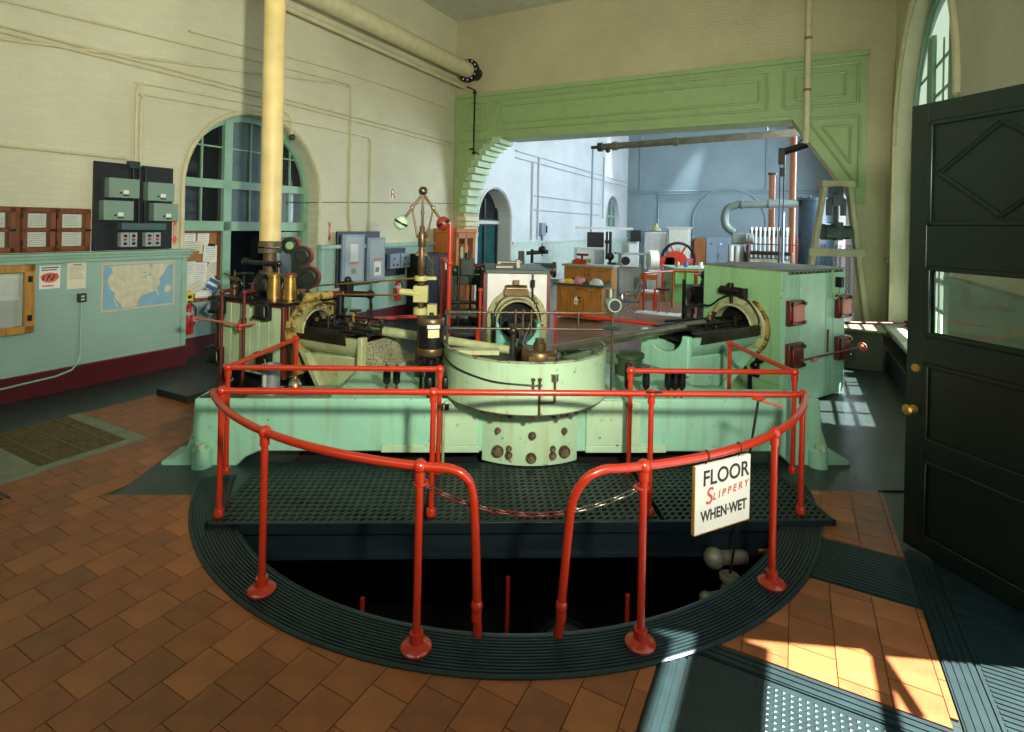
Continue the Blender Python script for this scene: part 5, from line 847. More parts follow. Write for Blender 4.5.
sheet('wide typed paper below the top two on the bulletin board', 5.15, 1.73, .30, .20, 1, wp2, .007); sheet('brown envelope pinned at the left of the bulletin board', 5.11, 1.60, .26, .16, 0, cork, .009, 0)
t, X = sheet('white paper held by a black clip at the board right edge', 5.43, 1.63, .24, .28, -4, white, .014, 8); b = B(); b.x = X; b.box(-.06, .06, .12, .16, .002, .02); t.p('clip', black, b, bevel=.004)
sheet('white paper under the brown envelope', 5.08, 1.40, .22, .22, 2, white, .011, 7); sheet('large white notice hanging in the middle of the bulletin board', 5.26, 1.33, .22, .32, -3, white, .016, 9); sheet('tilted old paper sticking past the board right edge', 5.52, 1.40, .26, .24, -28, wp2, .012, 6)
sheet('paper low at the left of the bulletin board', 5.06, 1.17, .20, .28, 1, white, .010, 7); sheet('pale paper behind the notices at the board centre', 5.36, 1.22, .3, .26, 6, wp2, .008, 4)
t, X = sheet('open booklet with curled pages on the lower bulletin board', 5.22, 1.11, .24, .16, 24, wp2, .022, 3); t, X = sheet('blue and white striped card on the lower right of the board', 5.47, 1.12, .20, .20, -30, white, .024, 0); b = B(); b.x = X; b.box(-.095, .095, .025, .09, .002, .003).box(-.095, .095, -.09, -.02, .002, .003); t.p('stripe', blue, b)
sheet('small pink slip at the bottom of the board', 4.99, .98, .12, .14, 0, mat('pink_slip', (214, 180, 176), .6), .012, 2); sheet('narrow white slip along the bottom of the board', 5.33, .98, .28, .12, -2, white, .012, 2); t, X = sheet('yellow hang tag with black square at the board bottom', 5.10, .93, .11, .28, -2, yellow, .02, 2); b = B(); b.x = X; b.box(-.03, .03, 0, .05, .002, .004); t.p('square', ink, b)
sheet('long pale blue drawing sheet hanging slanted below the board', 5.52, .82, .16, .42, -35, mat('pale_blue_paper', (164, 190, 208), .6), .02, 4)
def extinguisher(lab, u, v, z, r, h):
    t = T('fire_extinguisher', lab, 'fire extinguisher', ROOM, (u, v, z)); er = mat('extinguisher_red', (176, 26, 30), .25, coat=.4); t.p('cylinder', er, B().lathe([(0, z), (r, z), (r, z+h*.8), (r*.75, z+h*.9), (r*.3, z+h*.95), (0, z+h*.95)], (u, v, 0), n=20)); t.p('valve', steel, B().cyl((u, v, z+h*.94), (u, v, z+h*1.04), r*.25).box(u-.01, u+.12, v-.012, v+.012, z+h*1.03, z+h*1.07)); t.p('band', lightgrey, B().lathe([(r+.002, z+h*.62), (r+.003, z+h*.64), (r+.003, z+h*.70), (r+.002, z+h*.72)], (u, v, 0), n=20)); t.p('hose', black, B().tube(bez([(u+.03, v, z+h), (u+.05, v+r*1.1, z+h*.8), (u+.03, v+r*1.1, z+h*.3)]), .010, 7)); t.p('wall_bracket', steel, B().box(u-r-.04, u-r+.01, v-.03, v+.03, z+h*.3, z+h*.6)); return t
extinguisher('red fire extinguisher hung behind the end of the wainscot', -8.28, 5.03, .40, .07, .48); extinguisher('red fire extinguisher on the wall behind the governor', -7.88, 9.55, .45, .075, .45)
def arrow_sign(v, z0, z1, lab, m):
    t = T('arrow_sign', lab, 'sign', ROOM, (UL, v, z0)); b = B(); u = UL+.002
    b.prism([(v, z0), (v+.045, z0+.10), (v+.022, z0+.09), (v+.022, z1-.08), (v+.05, z1), (v, z1-.05), (v-.05, z1), (v-.022, z1-.08), (v-.022, z0+.09), (v-.045, z0+.10)], u, u+.003, 'x'); t.p('arrow', m, b, smooth=0)
    l = B()
    for i in range(7): z = z1-.12-(z1-z0-.26)*i/6; l.box(u+.003, u+.0036, v-.014, v+.014, z-.008, z+.008)
    t.p('lettering', lightgrey, l, smooth=0, stuff=True)
arrow_sign(7.67, 1.79, 2.2, 'red down arrow painted on the wall left of the breaker panels', redink); arrow_sign(4.67, 1.80, 2.2, 'orange red down arrow beside the black electric board', mat('arrow_orange', (224, 84, 44), .5))
t = T('phone_sign', 'small red and white emblem sign high on the wall', 'sign', ROOM, (UL, 9.53, 2.73)); o = t.p('plate', white, B().box(UL, UL+.006, 9.44, 9.62, 2.74, 2.95)); t.p('emblem', mat('emblem_red', (156, 24, 24), .5), B().prism([(9.46, 2.75), (9.50, 2.75), (9.50, 2.83), (9.56, 2.83), (9.56, 2.75), (9.61, 2.75), (9.61, 2.80), (9.58, 2.85), (9.48, 2.85), (9.46, 2.80)], UL+.006, UL+.008, 'x').torus((UL+.007, 9.53, 2.895), .055, .010, 'x', 14, 5), parent=o)
# breaker panels
bp_ = T('breaker_panel', 'tall black board with two grey breaker cabinets on the left wall', 'electric panel', ROOM, (-8, 8.4, .9)); bp_.p('board', blackp, B().box(-7.99, -7.96, 7.76, 9.0, .88, 2.0), bevel=.004)
for v0, v1, z0, z1 in ((7.86, 8.48, .94, 1.94), (8.56, 9.12, .93, 1.87)):
    o = bp_.p('cabinet', bluegrey, B().box(-7.96, -7.90, v0, v1, z0, z1), bevel=.006); bp_.p('door', grey, B().box(-7.90, -7.89, v0+.06, v1-.06, z0+.06, z1-.06), bevel=.004, parent=o); bp_.p('label', white, B().box(-7.89, -7.888, v0+.2, v0+.42, z0+(.45 if v0 < 8 else .12), z0+(.8 if v0 < 8 else .42)), parent=o); bp_.p('handle', orange, B().box(-7.89, -7.875, v0+.2, v0+.44, z0+.46-.06*(v0 < 8), z0+.49-.06*(v0 < 8)), parent=o)
    bp_.p('print', inkg, B().box(-7.888, -7.8875, v0+.24, v0+.36, z0+.2, z0+.3), parent=o)
b = B(); [b.cyl((-7.97, v, .3), (-7.97, v, .95), .016) for v in (8.1, 8.2, 8.8)]; bp_.p('conduits', mint, b)
mb_ = T('meter_board', 'black board with two small grey meter boxes beyond the breaker panels', 'meter board', ROOM, (-8, 9.6, 1.0)); mb_.p('board', blackp, B().box(-7.99, -7.965, 9.14, 9.9, 1.0, 1.62), bevel=.004)
for v in (9.24, 9.62):
    o = mb_.p('meter_box', bluegrey, B().box(-7.965, -7.86, v, v+.33, 1.17, 1.5), bevel=.008)
    for a, c in ((.12, .22), (.09, .08), (.22, .08)): mb_.p('knockout', black, B().cyl((-7.86, v+a+.03, 1.17+c), (-7.852, v+a+.03, 1.17+c), .025, n=12), parent=o)
bk = T('black_locker', 'low black metal locker with white papers along the left wall', 'cabinet', ROOM, (-7.7, 10.4, 0)); bk.p('body', black, B().box(-7.95, -7.45, 9.95, 11.1, 0, 1.48), bevel=.01); bk.p('door', blackp, B().box(-7.45, -7.435, 10.0, 10.5, .1, 1.4), bevel=.004); bk.p('door', blackp, B().box(-7.45, -7.435, 10.52, 11.05, .1, 1.4), bevel=.004); bk.p('notice', white, B().box(-7.435, -7.432, 10.6, 10.82, 1.02, 1.34)); bk.p('handle', steel, B().box(-7.435, -7.41, 10.46, 10.49, .7, .82))
wc = T('glazed_bookcase', 'tall orange wood cabinet with glazed doors in the corner by the opening', 'cabinet', ROOM, (-7.5, 11.5, 0)); wc.p('side', orangew, B().box(-7.95, -7.30, 11.0, 11.04, 0, 2.0).box(-7.95, -7.30, 11.86, 11.9, 0, 2.0)); wc.p('back', redoak, B().box(-7.95, -7.92, 11.0, 11.9, 0, 2.0)); wc.p('cornice', orangew, B().box(-7.97, -7.26, 10.96, 11.93, 1.98, 2.08), bevel=.015)
f = B()
for a, c, d, e in ((11.0, 11.12, .05, 1.98), (11.40, 11.50, .05, 1.98), (11.78, 11.9, .05, 1.98), (11.0, 11.9, .05, .9), (11.0, 11.9, 1.84, 1.98)): f.box(-7.33, -7.29, a, c, d, e)
wc.p('door_frame', orangew, f, bevel=.004); wc.p('pane', glass, B().box(-7.315, -7.311, 11.1, 11.8, .9, 1.84)); wc.p('shelf', redoak, B().box(-7.92, -7.35, 11.04, 11.86, 1.3, 1.33)); 
for i in range(5): single('binder', 'paper bundle inside the glazed cabinet, number %s from the left' % ('one', 'two', 'three', 'four', 'five')[i], 'papers', (white, darkred, white, yellow, white)[i], B().box(-7.7, -7.42, 11.14+i*.13, 11.24+i*.13, 1.335, 1.68-.03*(i % 3)), ROOM, (-7.6, 11.2+i*.13, 1.335), group='papers in the glazed cabinet')
# overhead pipe at top with flange
op_ = T('overhead_main', 'large cream overhead pipe with black bolted flange entering the cross wall', 'pipe', ROOM, (-7.45, 9, 6)); op_.p('pipe', cream, B().cyl((-7.42, 3, 6.12), (-7.42, 11.6, 6.12), .19, n=28)); op_.p('flange', black, B().cyl((-7.42, 11.55, 6.12), (-7.42, 11.64, 6.12), .29, n=28).cyl((-7.42, 11.64, 6.12), (-7.42, 11.985, 6.12), .17, n=24))
for i in range(12): a = 2*pi*i/12; op_.p('bolt', white, B().cyl((-7.42+.245*cos(a), 11.53, 6.12+.245*sin(a)), (-7.42+.245*cos(a), 11.66, 6.12+.245*sin(a)), .018, n=8))
op_.p('side_pipe', cream, B().cyl((-7.75, 4, 5.86), (-7.75, 11.9, 5.80), .05))
hl = T('wall_lamp_pipe', 'black pipe bracket hanging on the green corner of the beam', 'pipe', ROOM, (-7.35, 11.85, 4.0)); hl.p('pipe', black, B().tube([(-7.6, 11.85, 5.78), (-7.38, 11.85, 5.68), (-7.38, 11.85, 4.0)], .022, 8).tube([(-7.38, 11.85, 4.1), (-7.0, 11.5, 3.95)], .014, 7)); hl.p('joint', black, B().ball((-7.38, 11.85, 5.62), .05).ball((-7.38, 11.85, 5.35), .035).ball((-7.38, 11.85, 4.05), .04).box(-7.5, -7.36, 11.83, 11.87, 4.13, 4.17))
t = T('wall_pipe', 'cream vertical pipe clamped on the right end of the green beam', 'pipe', ROOM, (.15, 11.85, 3.9)); t.p('pipe', cream, B().cyl((.15, 11.85, 3.9), (.15, 11.85, 7.5), .055, n=14)); t.p('clamp', brown, B().cyl((.15, 11.85, 4.9), (.15, 11.85, 4.95), .065, n=14)); t.p('clamp', brown, B().cyl((.15, 11.85, 5.9), (.15, 11.85, 5.95), .065, n=14))

# ---------------------------------------------------------------- open entrance door at the right
DA, DB = Vector((.727, 4.72, 0)), Vector((1.49, 3.92, 0)); dd = (DB-DA).normalized(); DL = (DB-DA).length
DF = ROOM @ Matrix.Translation(DA) @ lean(dd, Vector((0, 0, 1)).cross(dd))   # x from the free edge to the hinge, y toward the wall
door = T('entrance_door', 'tall dark green panelled entrance door standing open at the right', 'door', DF, (DL/2, 0, .02)); DH = 3.1; DW = DL
def dpan(x0, x1, z0, z1, glassy=False):
    f = B()
    for s in (-1, 1):
        y0, y1 = (.02, .032) if s > 0 else (-.032, -.02)
        for a, c, d, e in ((x0, x1, z0, z0+.03), (x0, x1, z1-.03, z1), (x0, x0+.03, z0, z1), (x1-.03, x1, z0, z1)): f.box(a, c, y0, y1, d, e)
    o = door.p('moulding', doorg, f, bevel=.006)
    return o
ST, RW = .12, DW-.12
door.p('stile', doorg, B().box(0, ST, -.025, .025, .02, DH), bevel=.004); door.p('stile', doorg, B().box(RW, DW, -.025, .025, .02, DH), bevel=.004)
for z0, z1 in ((.02, .12), (.66, .78), (1.32, 1.50), (1.98, 2.26), (2.97, DH)): door.p('rail', doorg, B().box(ST, RW, -.025, .025, z0, z1), bevel=.004)
for z0, z1 in ((.12, .66), (.78, 1.32), (2.26, 2.97)): door.p('panel', doorg, B().box(ST, RW, -.012, .012, z0, z1)); dpan(ST, RW, z0, z1)
dpan(ST, RW, 1.50, 1.98); door.p('pane', glass, B().box(ST+.02, RW-.02, -.004, .004, 1.52, 1.96))
dz = [(ST+.07, 2.61), ((ST+RW)/2, 2.9), (RW-.07, 2.61), ((ST+RW)/2, 2.32)]; f = B()
for p, q in zip(dz, dz[1:]+dz[:1]): f.tube([(p[0], -.018, p[1]), (q[0], -.018, q[1])], .016, 6)
door.p('diamond_moulding', doorg, f)
door.p('knob', brass, B().lathe([(.03, 0), (.03, .01), (.012, .015), (.012, .04), (.03, .05), (.036, .065), (.025, .08), (0, .082)], (.06, -.025, .98), '-y', 18)); door.p('lock', brass, B().lathe([(.028, 0), (.028, .012), (0, .014)], (.07, -.025, 1.27), '-y', 16))

# ---------------------------------------------------------------- behind the engine
def world_rail(lab, pts, z=.95, posts=()):
    t = T('guard_railing', lab, 'railing', WORLD, (*pts[0], 0)); t.p('rail', red, B().tube([(*p, z) for p in pts], .026, 10))
    for p in posts: t.p('post', red, B().cyl((*p, 0), (*p, z), .022)); t.p('ball_fitting', red, B().ball((*p, z), .036))
    return t
world_rail('red rail behind the left slide bed running toward the governor', [(-2.05, 6.75), (-1.1, 7.2), (-.85, 7.3)], posts=((-2.05, 6.75),)); world_rail('red rail slanting behind the right side of the drum', [(.76, 7.75), (2.05, 6.95)], posts=((.76, 7.75),))
st = T('step_stile', 'small iron stile with two ribbed treads and red hand posts behind the dashpot', 'steps', WORLD, (-.6, 6.6, 0))
for z, y in ((1.10, 6.75), (.93, 6.55), (.72, 6.4)):
    o = st.p('tread', plate, B().box(-.68, -.33, y-.13, y+.13, z-.02, z), bevel=.003); b = B()
    for i in range(8): x = -.66+.044*i; b.box(x-.008, x+.008, y-.12, y+.12, z, z+.006)
    st.p('tread_ribs', plate, b, parent=o, stuff=True)
    st.p('edge_angle', darksteel, B().box(-.69, -.32, y-.14, y-.13, z-.035, z+.004), parent=o)
for x, y, z in ((-.66, 6.5, 2.22), (-.70, 6.62, .93), (-.31, 6.6, .93), (-.78, 6.9, 1.75)): st.p('post', red, B().cyl((x, y, 0.0), (x, y, z), .028 if z > 2 else .024))
st.p('ball_fitting', red, B().ball((-.66, 6.5, 1.72), .042)); st.p('rail', red, B().cyl((-.66, 6.5, 1.72), (-.78, 6.9, 1.75), .024).ball((-.78, 6.9, 1.75), .042))
st.p('side_post', red, B().cyl((-.3, 6.95, 0), (-.3, 6.95, 1.33), .018).ball((-.3, 6.95, 1.35), .03))
mc = T('auxiliary_pump', 'dark oily auxiliary pump machine standing behind the stile', 'machine', WORLD, (-.65, 9.2, 0)); gm = mat('machine_green', (38, 52, 40), .35, .3, var=.3)
mc.p('base', black, B().box(-.95, -.35, 8.9, 9.6, 0, .35), bevel=.02); mc.p('cylinder', darksteel, B().cyl((-.9, 9.1, .62), (-.35, 9.1, .62), .16, n=20).cyl((-.92, 9.1, .62), (-.86, 9.1, .62), .22, n=20)); mc.p('frame', gm, B().box(-.9, -.82, 8.95, 9.3, .3, 1.3).box(-.46, -.38, 8.95, 9.3, .3, 1.3).box(-.92, -.36, 9.0, 9.25, 1.18, 1.35), bevel=.01); mc.p('head', gm, B().box(-.72, -.5, 8.9, 9.2, 1.35, 1.62).cyl((-.62, 9.05, 1.6), (-.62, 9.05, 1.72), .05).cyl((-1.0, 9.0, 1.4), (-.3, 9.0, 1.4), .03).ball((-.82, 9.0, 1.42), .09).ball((-.42, 8.95, 1.45), .07), bevel=.01); mc.p('rod', darksteel, B().cyl((-.75, 8.92, .5), (-.75, 8.92, 1.5), .025).cyl((-.55, 8.92, .5), (-.55, 8.92, 1.5), .02).cyl((-.95, 8.92, .9), (-.3, 8.92, .9), .03)); mc.p('red_pipe', darkred, B().cyl((-.5, 8.9, 1.52), (-.12, 8.85, 1.52), .03).cyl((-.36, 8.9, .9), (-.36, 8.9, 1.4), .035))

# ---------------------------------------------------------------- far hall (ROOM frame)
wb_ = T('workbench', 'oak two tier workbench cabinet standing in the wide opening', 'workbench', ROOM, (-4.4, 12.3, 0))
wb_.p('lower_body', oak, B().box(-5.0, -3.88, 11.92, 12.5, .05, .80)); wb_.p('lower_top', mat('bench_top', (52, 66, 58), .4), B().box(-5.06, -3.82, 11.86, 12.5, .80, .85), bevel=.006)
wb_.p('upper_body', oak, B().box(-5.05, -3.84, 12.5, 12.95, .05, 1.22)); wb_.p('upper_top', mat('bench_top_grey', (140, 146, 128), .4), B().box(-5.1, -3.79, 12.46, 13.0, 1.22, 1.27), bevel=.006)
for x0, x1, y, z0, z1 in ((-4.97, -4.45, 11.92, .1, .77), (-4.42, -3.92, 11.92, .1, .77), (-5.0, -4.46, 12.5, .87, 1.19), (-4.43, -3.9, 12.5, .87, 1.19)):
    f = B()
    for a, c, d, e in ((x0, x1, z0, z0+.06), (x0, x1, z1-.06, z1), (x0, x0+.07, z0, z1), (x1-.07, x1, z0, z1)): f.box(a, c, y-.025, y, d, e)
    o = wb_.p('door', oak, f, bevel=.006); wb_.p('knob', black, B().ball(((x1-.04) if x0 < -4.6 else (x0+.04), y-.04, (z0+z1)/2), .02), parent=o)
wb_.p('hasp', black, B().box(-4.5, -4.36, 11.885, 11.9, .52, .55)); wb_.p('tag', white, B().prism([(-4.54, .40), (-4.47, .36), (-4.44, .48), (-4.48, .56), (-4.53, .52)], 11.88, 11.888, 'y'))
def rag(lab, u, v, z, r, m, seed):
    random.seed(seed); b = B(); n, k = 12, 6; vs = []; fs = []
    for j in range(k+1):
        for i in range(n):
            t_ = pi/2*j/k; q = r*(1+.25*random.uniform(-1, 1)); vs.append((u+q*cos(t_)*cos(2*pi*i/n)*1.2, v+q*cos(t_)*sin(2*pi*i/n), z+q*.85*sin(t_)))
    for j in range(k):
        for i in range(n): fs.append((j*n+i, j*n+(i+1) % n, (j+1)*n+(i+1) % n, (j+1)*n+i))
    b._a(vs, fs); return single('rag', lab, 'rag', m, b, ROOM, (u, v, z), group='rags on the workbench', smooth=70)
rag('pink rag crumpled on the lower bench top', -4.5, 12.1, .85, .16, bulb, 1); rag('yellow rag crumpled left of the pink rag', -4.72, 12.05, .85, .11, yellow, 2); rag('pale grey rag heaped at the right of the lower bench top', -4.08, 12.1, .85, .14, lightgrey, 3); rag('black rag between the yellow and the pink rag', -4.66, 12.15, .85, .12, black, 4); rag('white rag at the left end of the lower bench top', -4.9, 12.08, .85, .09, white, 5); rag('dark green rag at the right of the pink rag', -4.3, 12.0, .85, .07, darkgreen, 6)
t = T('bench_vise', 'red bench tool with round base on the upper workbench top', 'bench tool', ROOM, (-4.75, 12.7, 1.272)); t.p('base', red, B().lathe([(0, 1.272), (.16, 1.272), (.13, 1.36), (.07, 1.40), (0, 1.41)], (-4.78, 12.7, 0), n=16).box(-4.72, -4.55, 12.65, 12.75, 1.272, 1.38)); t.p('spindle', chrome, B().cyl((-4.6, 12.7, 1.35), (-4.45, 12.7, 1.36), .05)); t.p('top_handle', darkred, B().cyl((-4.8, 12.7, 1.5), (-4.5, 12.7, 1.5), .03).cyl((-4.66, 12.7, 1.38), (-4.66, 12.7, 1.5), .03))
t = T('table_vise', 'pale machine vise on top of the middle cylinder', 'vise', CYLC, (2.3, .1, 1.6)); t.p('body', mat('vise_grey', (120, 116, 104), .4, .4), B().box(2.2, 2.4, -.02, .22, 1.602, 1.64).box(2.25, 2.35, .15, .2, 1.65, 1.70).cyl((2.3, .2, 1.68), (2.3, -.15, 1.68), .02).box(2.25, 2.35, -.12, -.06, 1.602, 1.72), bevel=.006); t.p('handle', chrome, B().cyl((2.3, -.18, 1.62), (2.3, -.18, 1.74), .008))
def folding_chair(u, v, rz, seatm, lab):
    F = ROOM @ Matrix.Translation((u, v, 0)) @ Rz(rz); t = T('folding_chair', lab, 'chair', F, (0, 0, 0))
    t.p('seat', seatm, B().box(-.2, .2, -.2, .2, .43, .46), bevel=.01); bk2 = B(); bk2.x = Matrix.Translation((0, .2, .62)) @ Matrix.Rotation(radians(-14), 4, 'X'); bk2.box(-.2, .2, -.012, .012, 0, .26); t.p('backrest', seatm, bk2, bevel=.008)
    for s in (-1, 1):
        t.p('leg', chrome, B().tube([(s*.21, -.24, 0), (s*.21, .16, .55), (s*.21, .27, .90)], .011, 8)); t.p('leg', chrome, B().tube([(s*.19, .26, 0), (s*.19, -.14, .44)], .011, 8)); t.p('armrest', chrome, B().tube([(s*.24, .2, .66), (s*.24, -.14, .64), (s*.22, -.15, .46)], .011, 8))
    t.p('stretcher', chrome, B().cyl((-.2, .25, .08), (.2, .25, .08), .009)); return t
folding_chair(-3.45, 12.75, -65, mat('chair_vinyl', (40, 62, 66), .4), 'folding chair with dark teal seat and chrome legs right of the workbench')
wcch = T('wooden_chair', 'orange wood chair frame beyond the folding chair', 'chair', ROOM, (-3.5, 14.7, 0))
for x in (-3.75, -3.3):
    for y in (14.5, 14.9): wcch.p('leg', orangew, B().box(x-.02, x+.02, y-.02, y+.02, 0, .46 if y < 14.7 else .95))
wcch.p('seat', lightgrey, B().box(-3.78, -3.27, 14.46, 14.93, .46, .51), bevel=.01); wcch.p('apron', orangew, B().box(-3.75, -3.3, 14.48, 14.5, .36, .45)); wcch.p('backrest', orangew, B().box(-3.75, -3.3, 14.89, 14.92, .78, .92))
ws = T('work_stool', 'dark slim stool standing by the red guard rail', 'stool', ROOM, (-2.95, 14.1, 0)); ws.p('seat', black, B().cyl((-2.95, 14.1, .62), (-2.95, 14.1, .66), .17, n=18)); 
for i in range(4): a = pi/4+pi/2*i; ws.p('leg', brown, B().cyl((-2.95+.1*cos(a), 14.1+.1*sin(a), .62), (-2.95+.17*cos(a), 14.1+.17*sin(a), 0), .015))
fr2 = T('guard_railing', 'red three sided guard rail round a floor opening beside the green pump', 'railing', WORLD, (4.2, 14.3, 0))
P = [(3.68, 14.1), (4.68, 14.9), (5.6, 14.8), (4.95, 13.9), (5.6, 13.9)]
for a, c in ((0, 1), (1, 2), (3, 4)): fr2.p('rail', red, B().cyl((*P[a], 1.02), (*P[c], 1.02), .03))
for p in (P[0], P[1], P[3]): fr2.p('post', red, B().cyl((*p, 0), (*p, 1.02), .028)); fr2.p('ball_fitting', red, B().ball((*p, 1.02), .04))
fr2.p('short_post', red, B().cyl((4.0, 14.2, 0), (4.0, 14.2, .6), .028))
t = T('floor_light_patch', 'pale sheet painted as a patch of light on the floor by the guard rail', 'slab', ROOM, (-3.4, 13.9, 0)); t.p('slab', lightgrey, B().box(-3.6, -2.5, 13.75, 14.25, .007, .03), bevel=.004)  # pale sheet stands in for bright daylight falling on the floor
gp = T('green_pump', 'boxy ribbed green pump casing behind the red guard rail', 'pump', WORLD, (5.9, 16.2, 0)); gp.p('body', pumpg, B().box(5.02, 6.7, 15.9, 16.9, .55, 1.02), bevel=.02); gp.p('stand', pumpg, B().prism([(5.0, 0), (6.7, 0), (6.6, .55), (5.1, .55)], 16.0, 16.8, 'y'))
for i in range(5): gp.p('rib', pumpg, B().box(5.05+.33*i, 5.11+.33*i, 15.86, 15.92, .55, 1.0), bevel=.01)
gp.p('top_plate', mint, B().box(4.98, 6.74, 15.86, 16.94, 1.02, 1.05), bevel=.006)
for i, (x, lab, mm) in enumerate(((5.45, 'blue jar standing on the green pump', blue), (5.9, 'white jar standing on the green pump', white), (5.2, 'small steel cup standing on the green pump', steel))): single('jar', lab, 'jar', mm, B().lathe([(0, 1.052), (.06, 1.052), (.06, 1.16), (.045, 1.19), (.045, 1.21), (0, 1.21)], (x, 16.1, 0), n=14), WORLD, (x, 16.1, 1.052), group='jars on the green pump')
t = T('black_motor', 'black motor and levers standing before the green pump', 'machine', WORLD, (4.75, 12.9, 0)); t.p('body', black, B().box(4.5, 5.1, 12.7, 13.2, .35, .85).cyl((4.45, 12.95, .62), (5.0, 12.95, .62), .2, n=18), bevel=.02); t.p('lever', black, B().cyl((4.7, 12.8, .8), (4.85, 12.8, 1.2), .06).ball((4.8, 12.8, 1.1), .12)); t.p('bracket', darkred, B().box(5.05, 5.3, 12.7, 13.1, .3, .9)); t.p('leg', darksteel, B().cyl((4.3, 12.8, 0), (4.3, 12.8, 1.0), .045)); t.p('frame', black, B().box(4.45, 4.5, 12.7, 13.2, 0, .35).box(5.1, 5.15, 12.7, 13.2, 0, .35).box(4.75, 4.8, 12.7, 13.2, 0, .35))
fwm = T('flywheel_pump', 'red pump with big black rimmed spoked flywheel', 'machine', WORLD, (5.9, 18.2, 0)); C0 = Vector((5.95, 18.4, 1.15))
fwm.p('rim', black, B().torus(C0, .56, .05, 'y', 36, 8)); fwm.p('hub', red, B().cyl(C0+Vector((0, -.12, 0)), C0+Vector((0, .12, 0)), .1, n=16))
for i in range(6): a = pi/3*i; fwm.p('spoke', red, B().cyl(C0, C0+Vector((.54*cos(a), 0, .54*sin(a))), .04, .03))
fwm.p('casing', red, B().cyl((5.75, 18.15, 1.05), (5.75, 17.95, 1.05), .40, n=28).box(5.15, 5.7, 17.95, 18.15, .95, 1.25), bevel=.01); fwm.p('pedestal', red, B().box(5.25, 5.6, 17.95, 18.3, 0, 1.0).box(6.1, 6.4, 18.2, 18.6, 0, 1.1), bevel=.02)
ml = T('milling_machine', 'grey milling machine with dark head in the far hall', 'milling machine', WORLD, (4.0, 18, 0)); x = 4.15
mgrey = mat('mill_grey', (176, 184, 180), .4, var=.1); ml.p('column', mgrey, B().box(x-.3, x+.42, 17.9, 18.6, 0, 1.0).box(x-.12, x+.35, 18.0, 18.5, 1.0, 1.75), bevel=.03); ml.p('knee', mgrey, B().box(x-.35, x+.25, 17.5, 17.95, .9, 1.32), bevel=.03); ml.p('dial', black, B().cyl((x-.2, 17.5, 1.12), (x-.2, 17.46, 1.12), .14, n=20)); ml.p('head', black, B().box(x+.02, x+.36, 17.7, 18.1, 1.75, 2.12), bevel=.03); ml.p('motor', mgrey, B().box(x-.05, x+.3, 17.8, 18.2, 1.32, 1.7), bevel=.04); ml.p('table', chrome, B().box(x-.5, x+.6, 17.5, 17.9, 1.32, 1.38)); ml.p('column_post', mat('pedestal_blue', (60, 84, 104), .4), B().cyl((x-.5, 17.4, 0), (x-.5, 17.4, .95), .07).cyl((x-.5, 17.4, 0), (x-.5, 17.4, .05), .22, n=18)); ml.p('lamp', ochre, B().lathe([(.05, 0), (.16, -.16), (.17, -.18)], (x+.85, 17.8, 2.3), 'z', 18, cap=False).cyl((x+.85, 17.8, 2.3), (x+.85, 17.8, 2.36), .05)); ml.p('lamp_arm', darksteel, B().cyl((x+.3, 17.9, 2.05), (x+.85, 17.8, 2.12), .015)); ml.p('beam', lightgrey, B().box(x-1.75, x+.2, 18.2, 18.3, 2.12, 2.2))
lt_ = T('grinding_machine', 'white round grinding machine with blue hoses right of the milling machine', 'machine', WORLD, (5.0, 17.6, 0)); lt_.p('drum', whitepaint, B().cyl((4.72, 17.6, 1.15), (5.0, 17.6, 1.15), .33, n=26)); lt_.p('hub', black, B().cyl((5.0, 17.6, 1.15), (5.08, 17.6, 1.15), .14, n=18)); lt_.p('base', lightgrey, B().box(4.6, 5.1, 17.4, 17.9, 0, .85), bevel=.02); lt_.p('hose', blue, B().tube(bez([(4.65, 17.35, .9), (4.55, 17.3, .6), (4.6, 17.3, .2)]), .03, 8).tube(bez([(5.1, 17.35, .95), (5.2, 17.3, .6), (5.15, 17.3, .2)]), .03, 8))
sw = T('switch_cabinet', 'low grey control cabinet with black board above it', 'cabinet', WORLD, (3.0, 18.6, 0)); sw.p('cabinet', lightgrey, B().box(2.5, 3.45, 18.5, 19.2, 0, 1.45), bevel=.01); sw.p('door', bluegrey, B().box(3.12, 3.43, 18.48, 18.5, .1, 1.4), bevel=.006); sw.p('board', black, B().box(2.83, 3.40, 18.4, 18.46, 1.5, 2.02), bevel=.006); sw.p('pipes', darksteel, B().cyl((3.5, 18.4, 1.1), (3.5, 18.4, 2.05), .04).cyl((3.62, 18.4, .8), (3.62, 18.4, 2.05), .05).ball((3.5, 18.4, 1.7), .08).ball((3.62, 18.35, 1.2), .14).box(3.55, 3.8, 18.3, 18.5, .7, 1.0))
bg = T('bench_grinder', 'dark bench grinder on a wood bench left of the workbench', 'grinder', WORLD, (.55, 12.2, .0)); bg.p('bench', mat('bench_grey', (110, 106, 94), .6), B().box(.5, 1.7, 13.2, 13.8, .78, .84).box(.55, .62, 13.25, 13.32, 0, .8).box(1.6, 1.67, 13.25, 13.32, 0, .8)); bg.p('motor', mat('grinder_teal', (48, 66, 70), .4), B().cyl((.75, 13.5, 1.1), (1.2, 13.5, 1.1), .17, n=20).box(.8, 1.15, 13.3, 13.7, .84, 1.0), bevel=.01); bg.p('wheel', bronze, B().cyl((1.22, 13.5, 1.1), (1.3, 13.5, 1.1), .2, n=22)); bg.p('spindle', steel, B().cyl((.5, 13.5, 1.1), (.75, 13.5, 1.1), .05)); bg.p('stand', black, B().box(.35, .5, 13.4, 13.6, .84, 1.55).cyl((.7, 13.55, 1.25), (.7, 13.55, 1.6), .04).cyl((.55, 13.5, 1.5), (1.1, 13.5, 1.55), .05).ball((.95, 13.5, 1.6), .1))
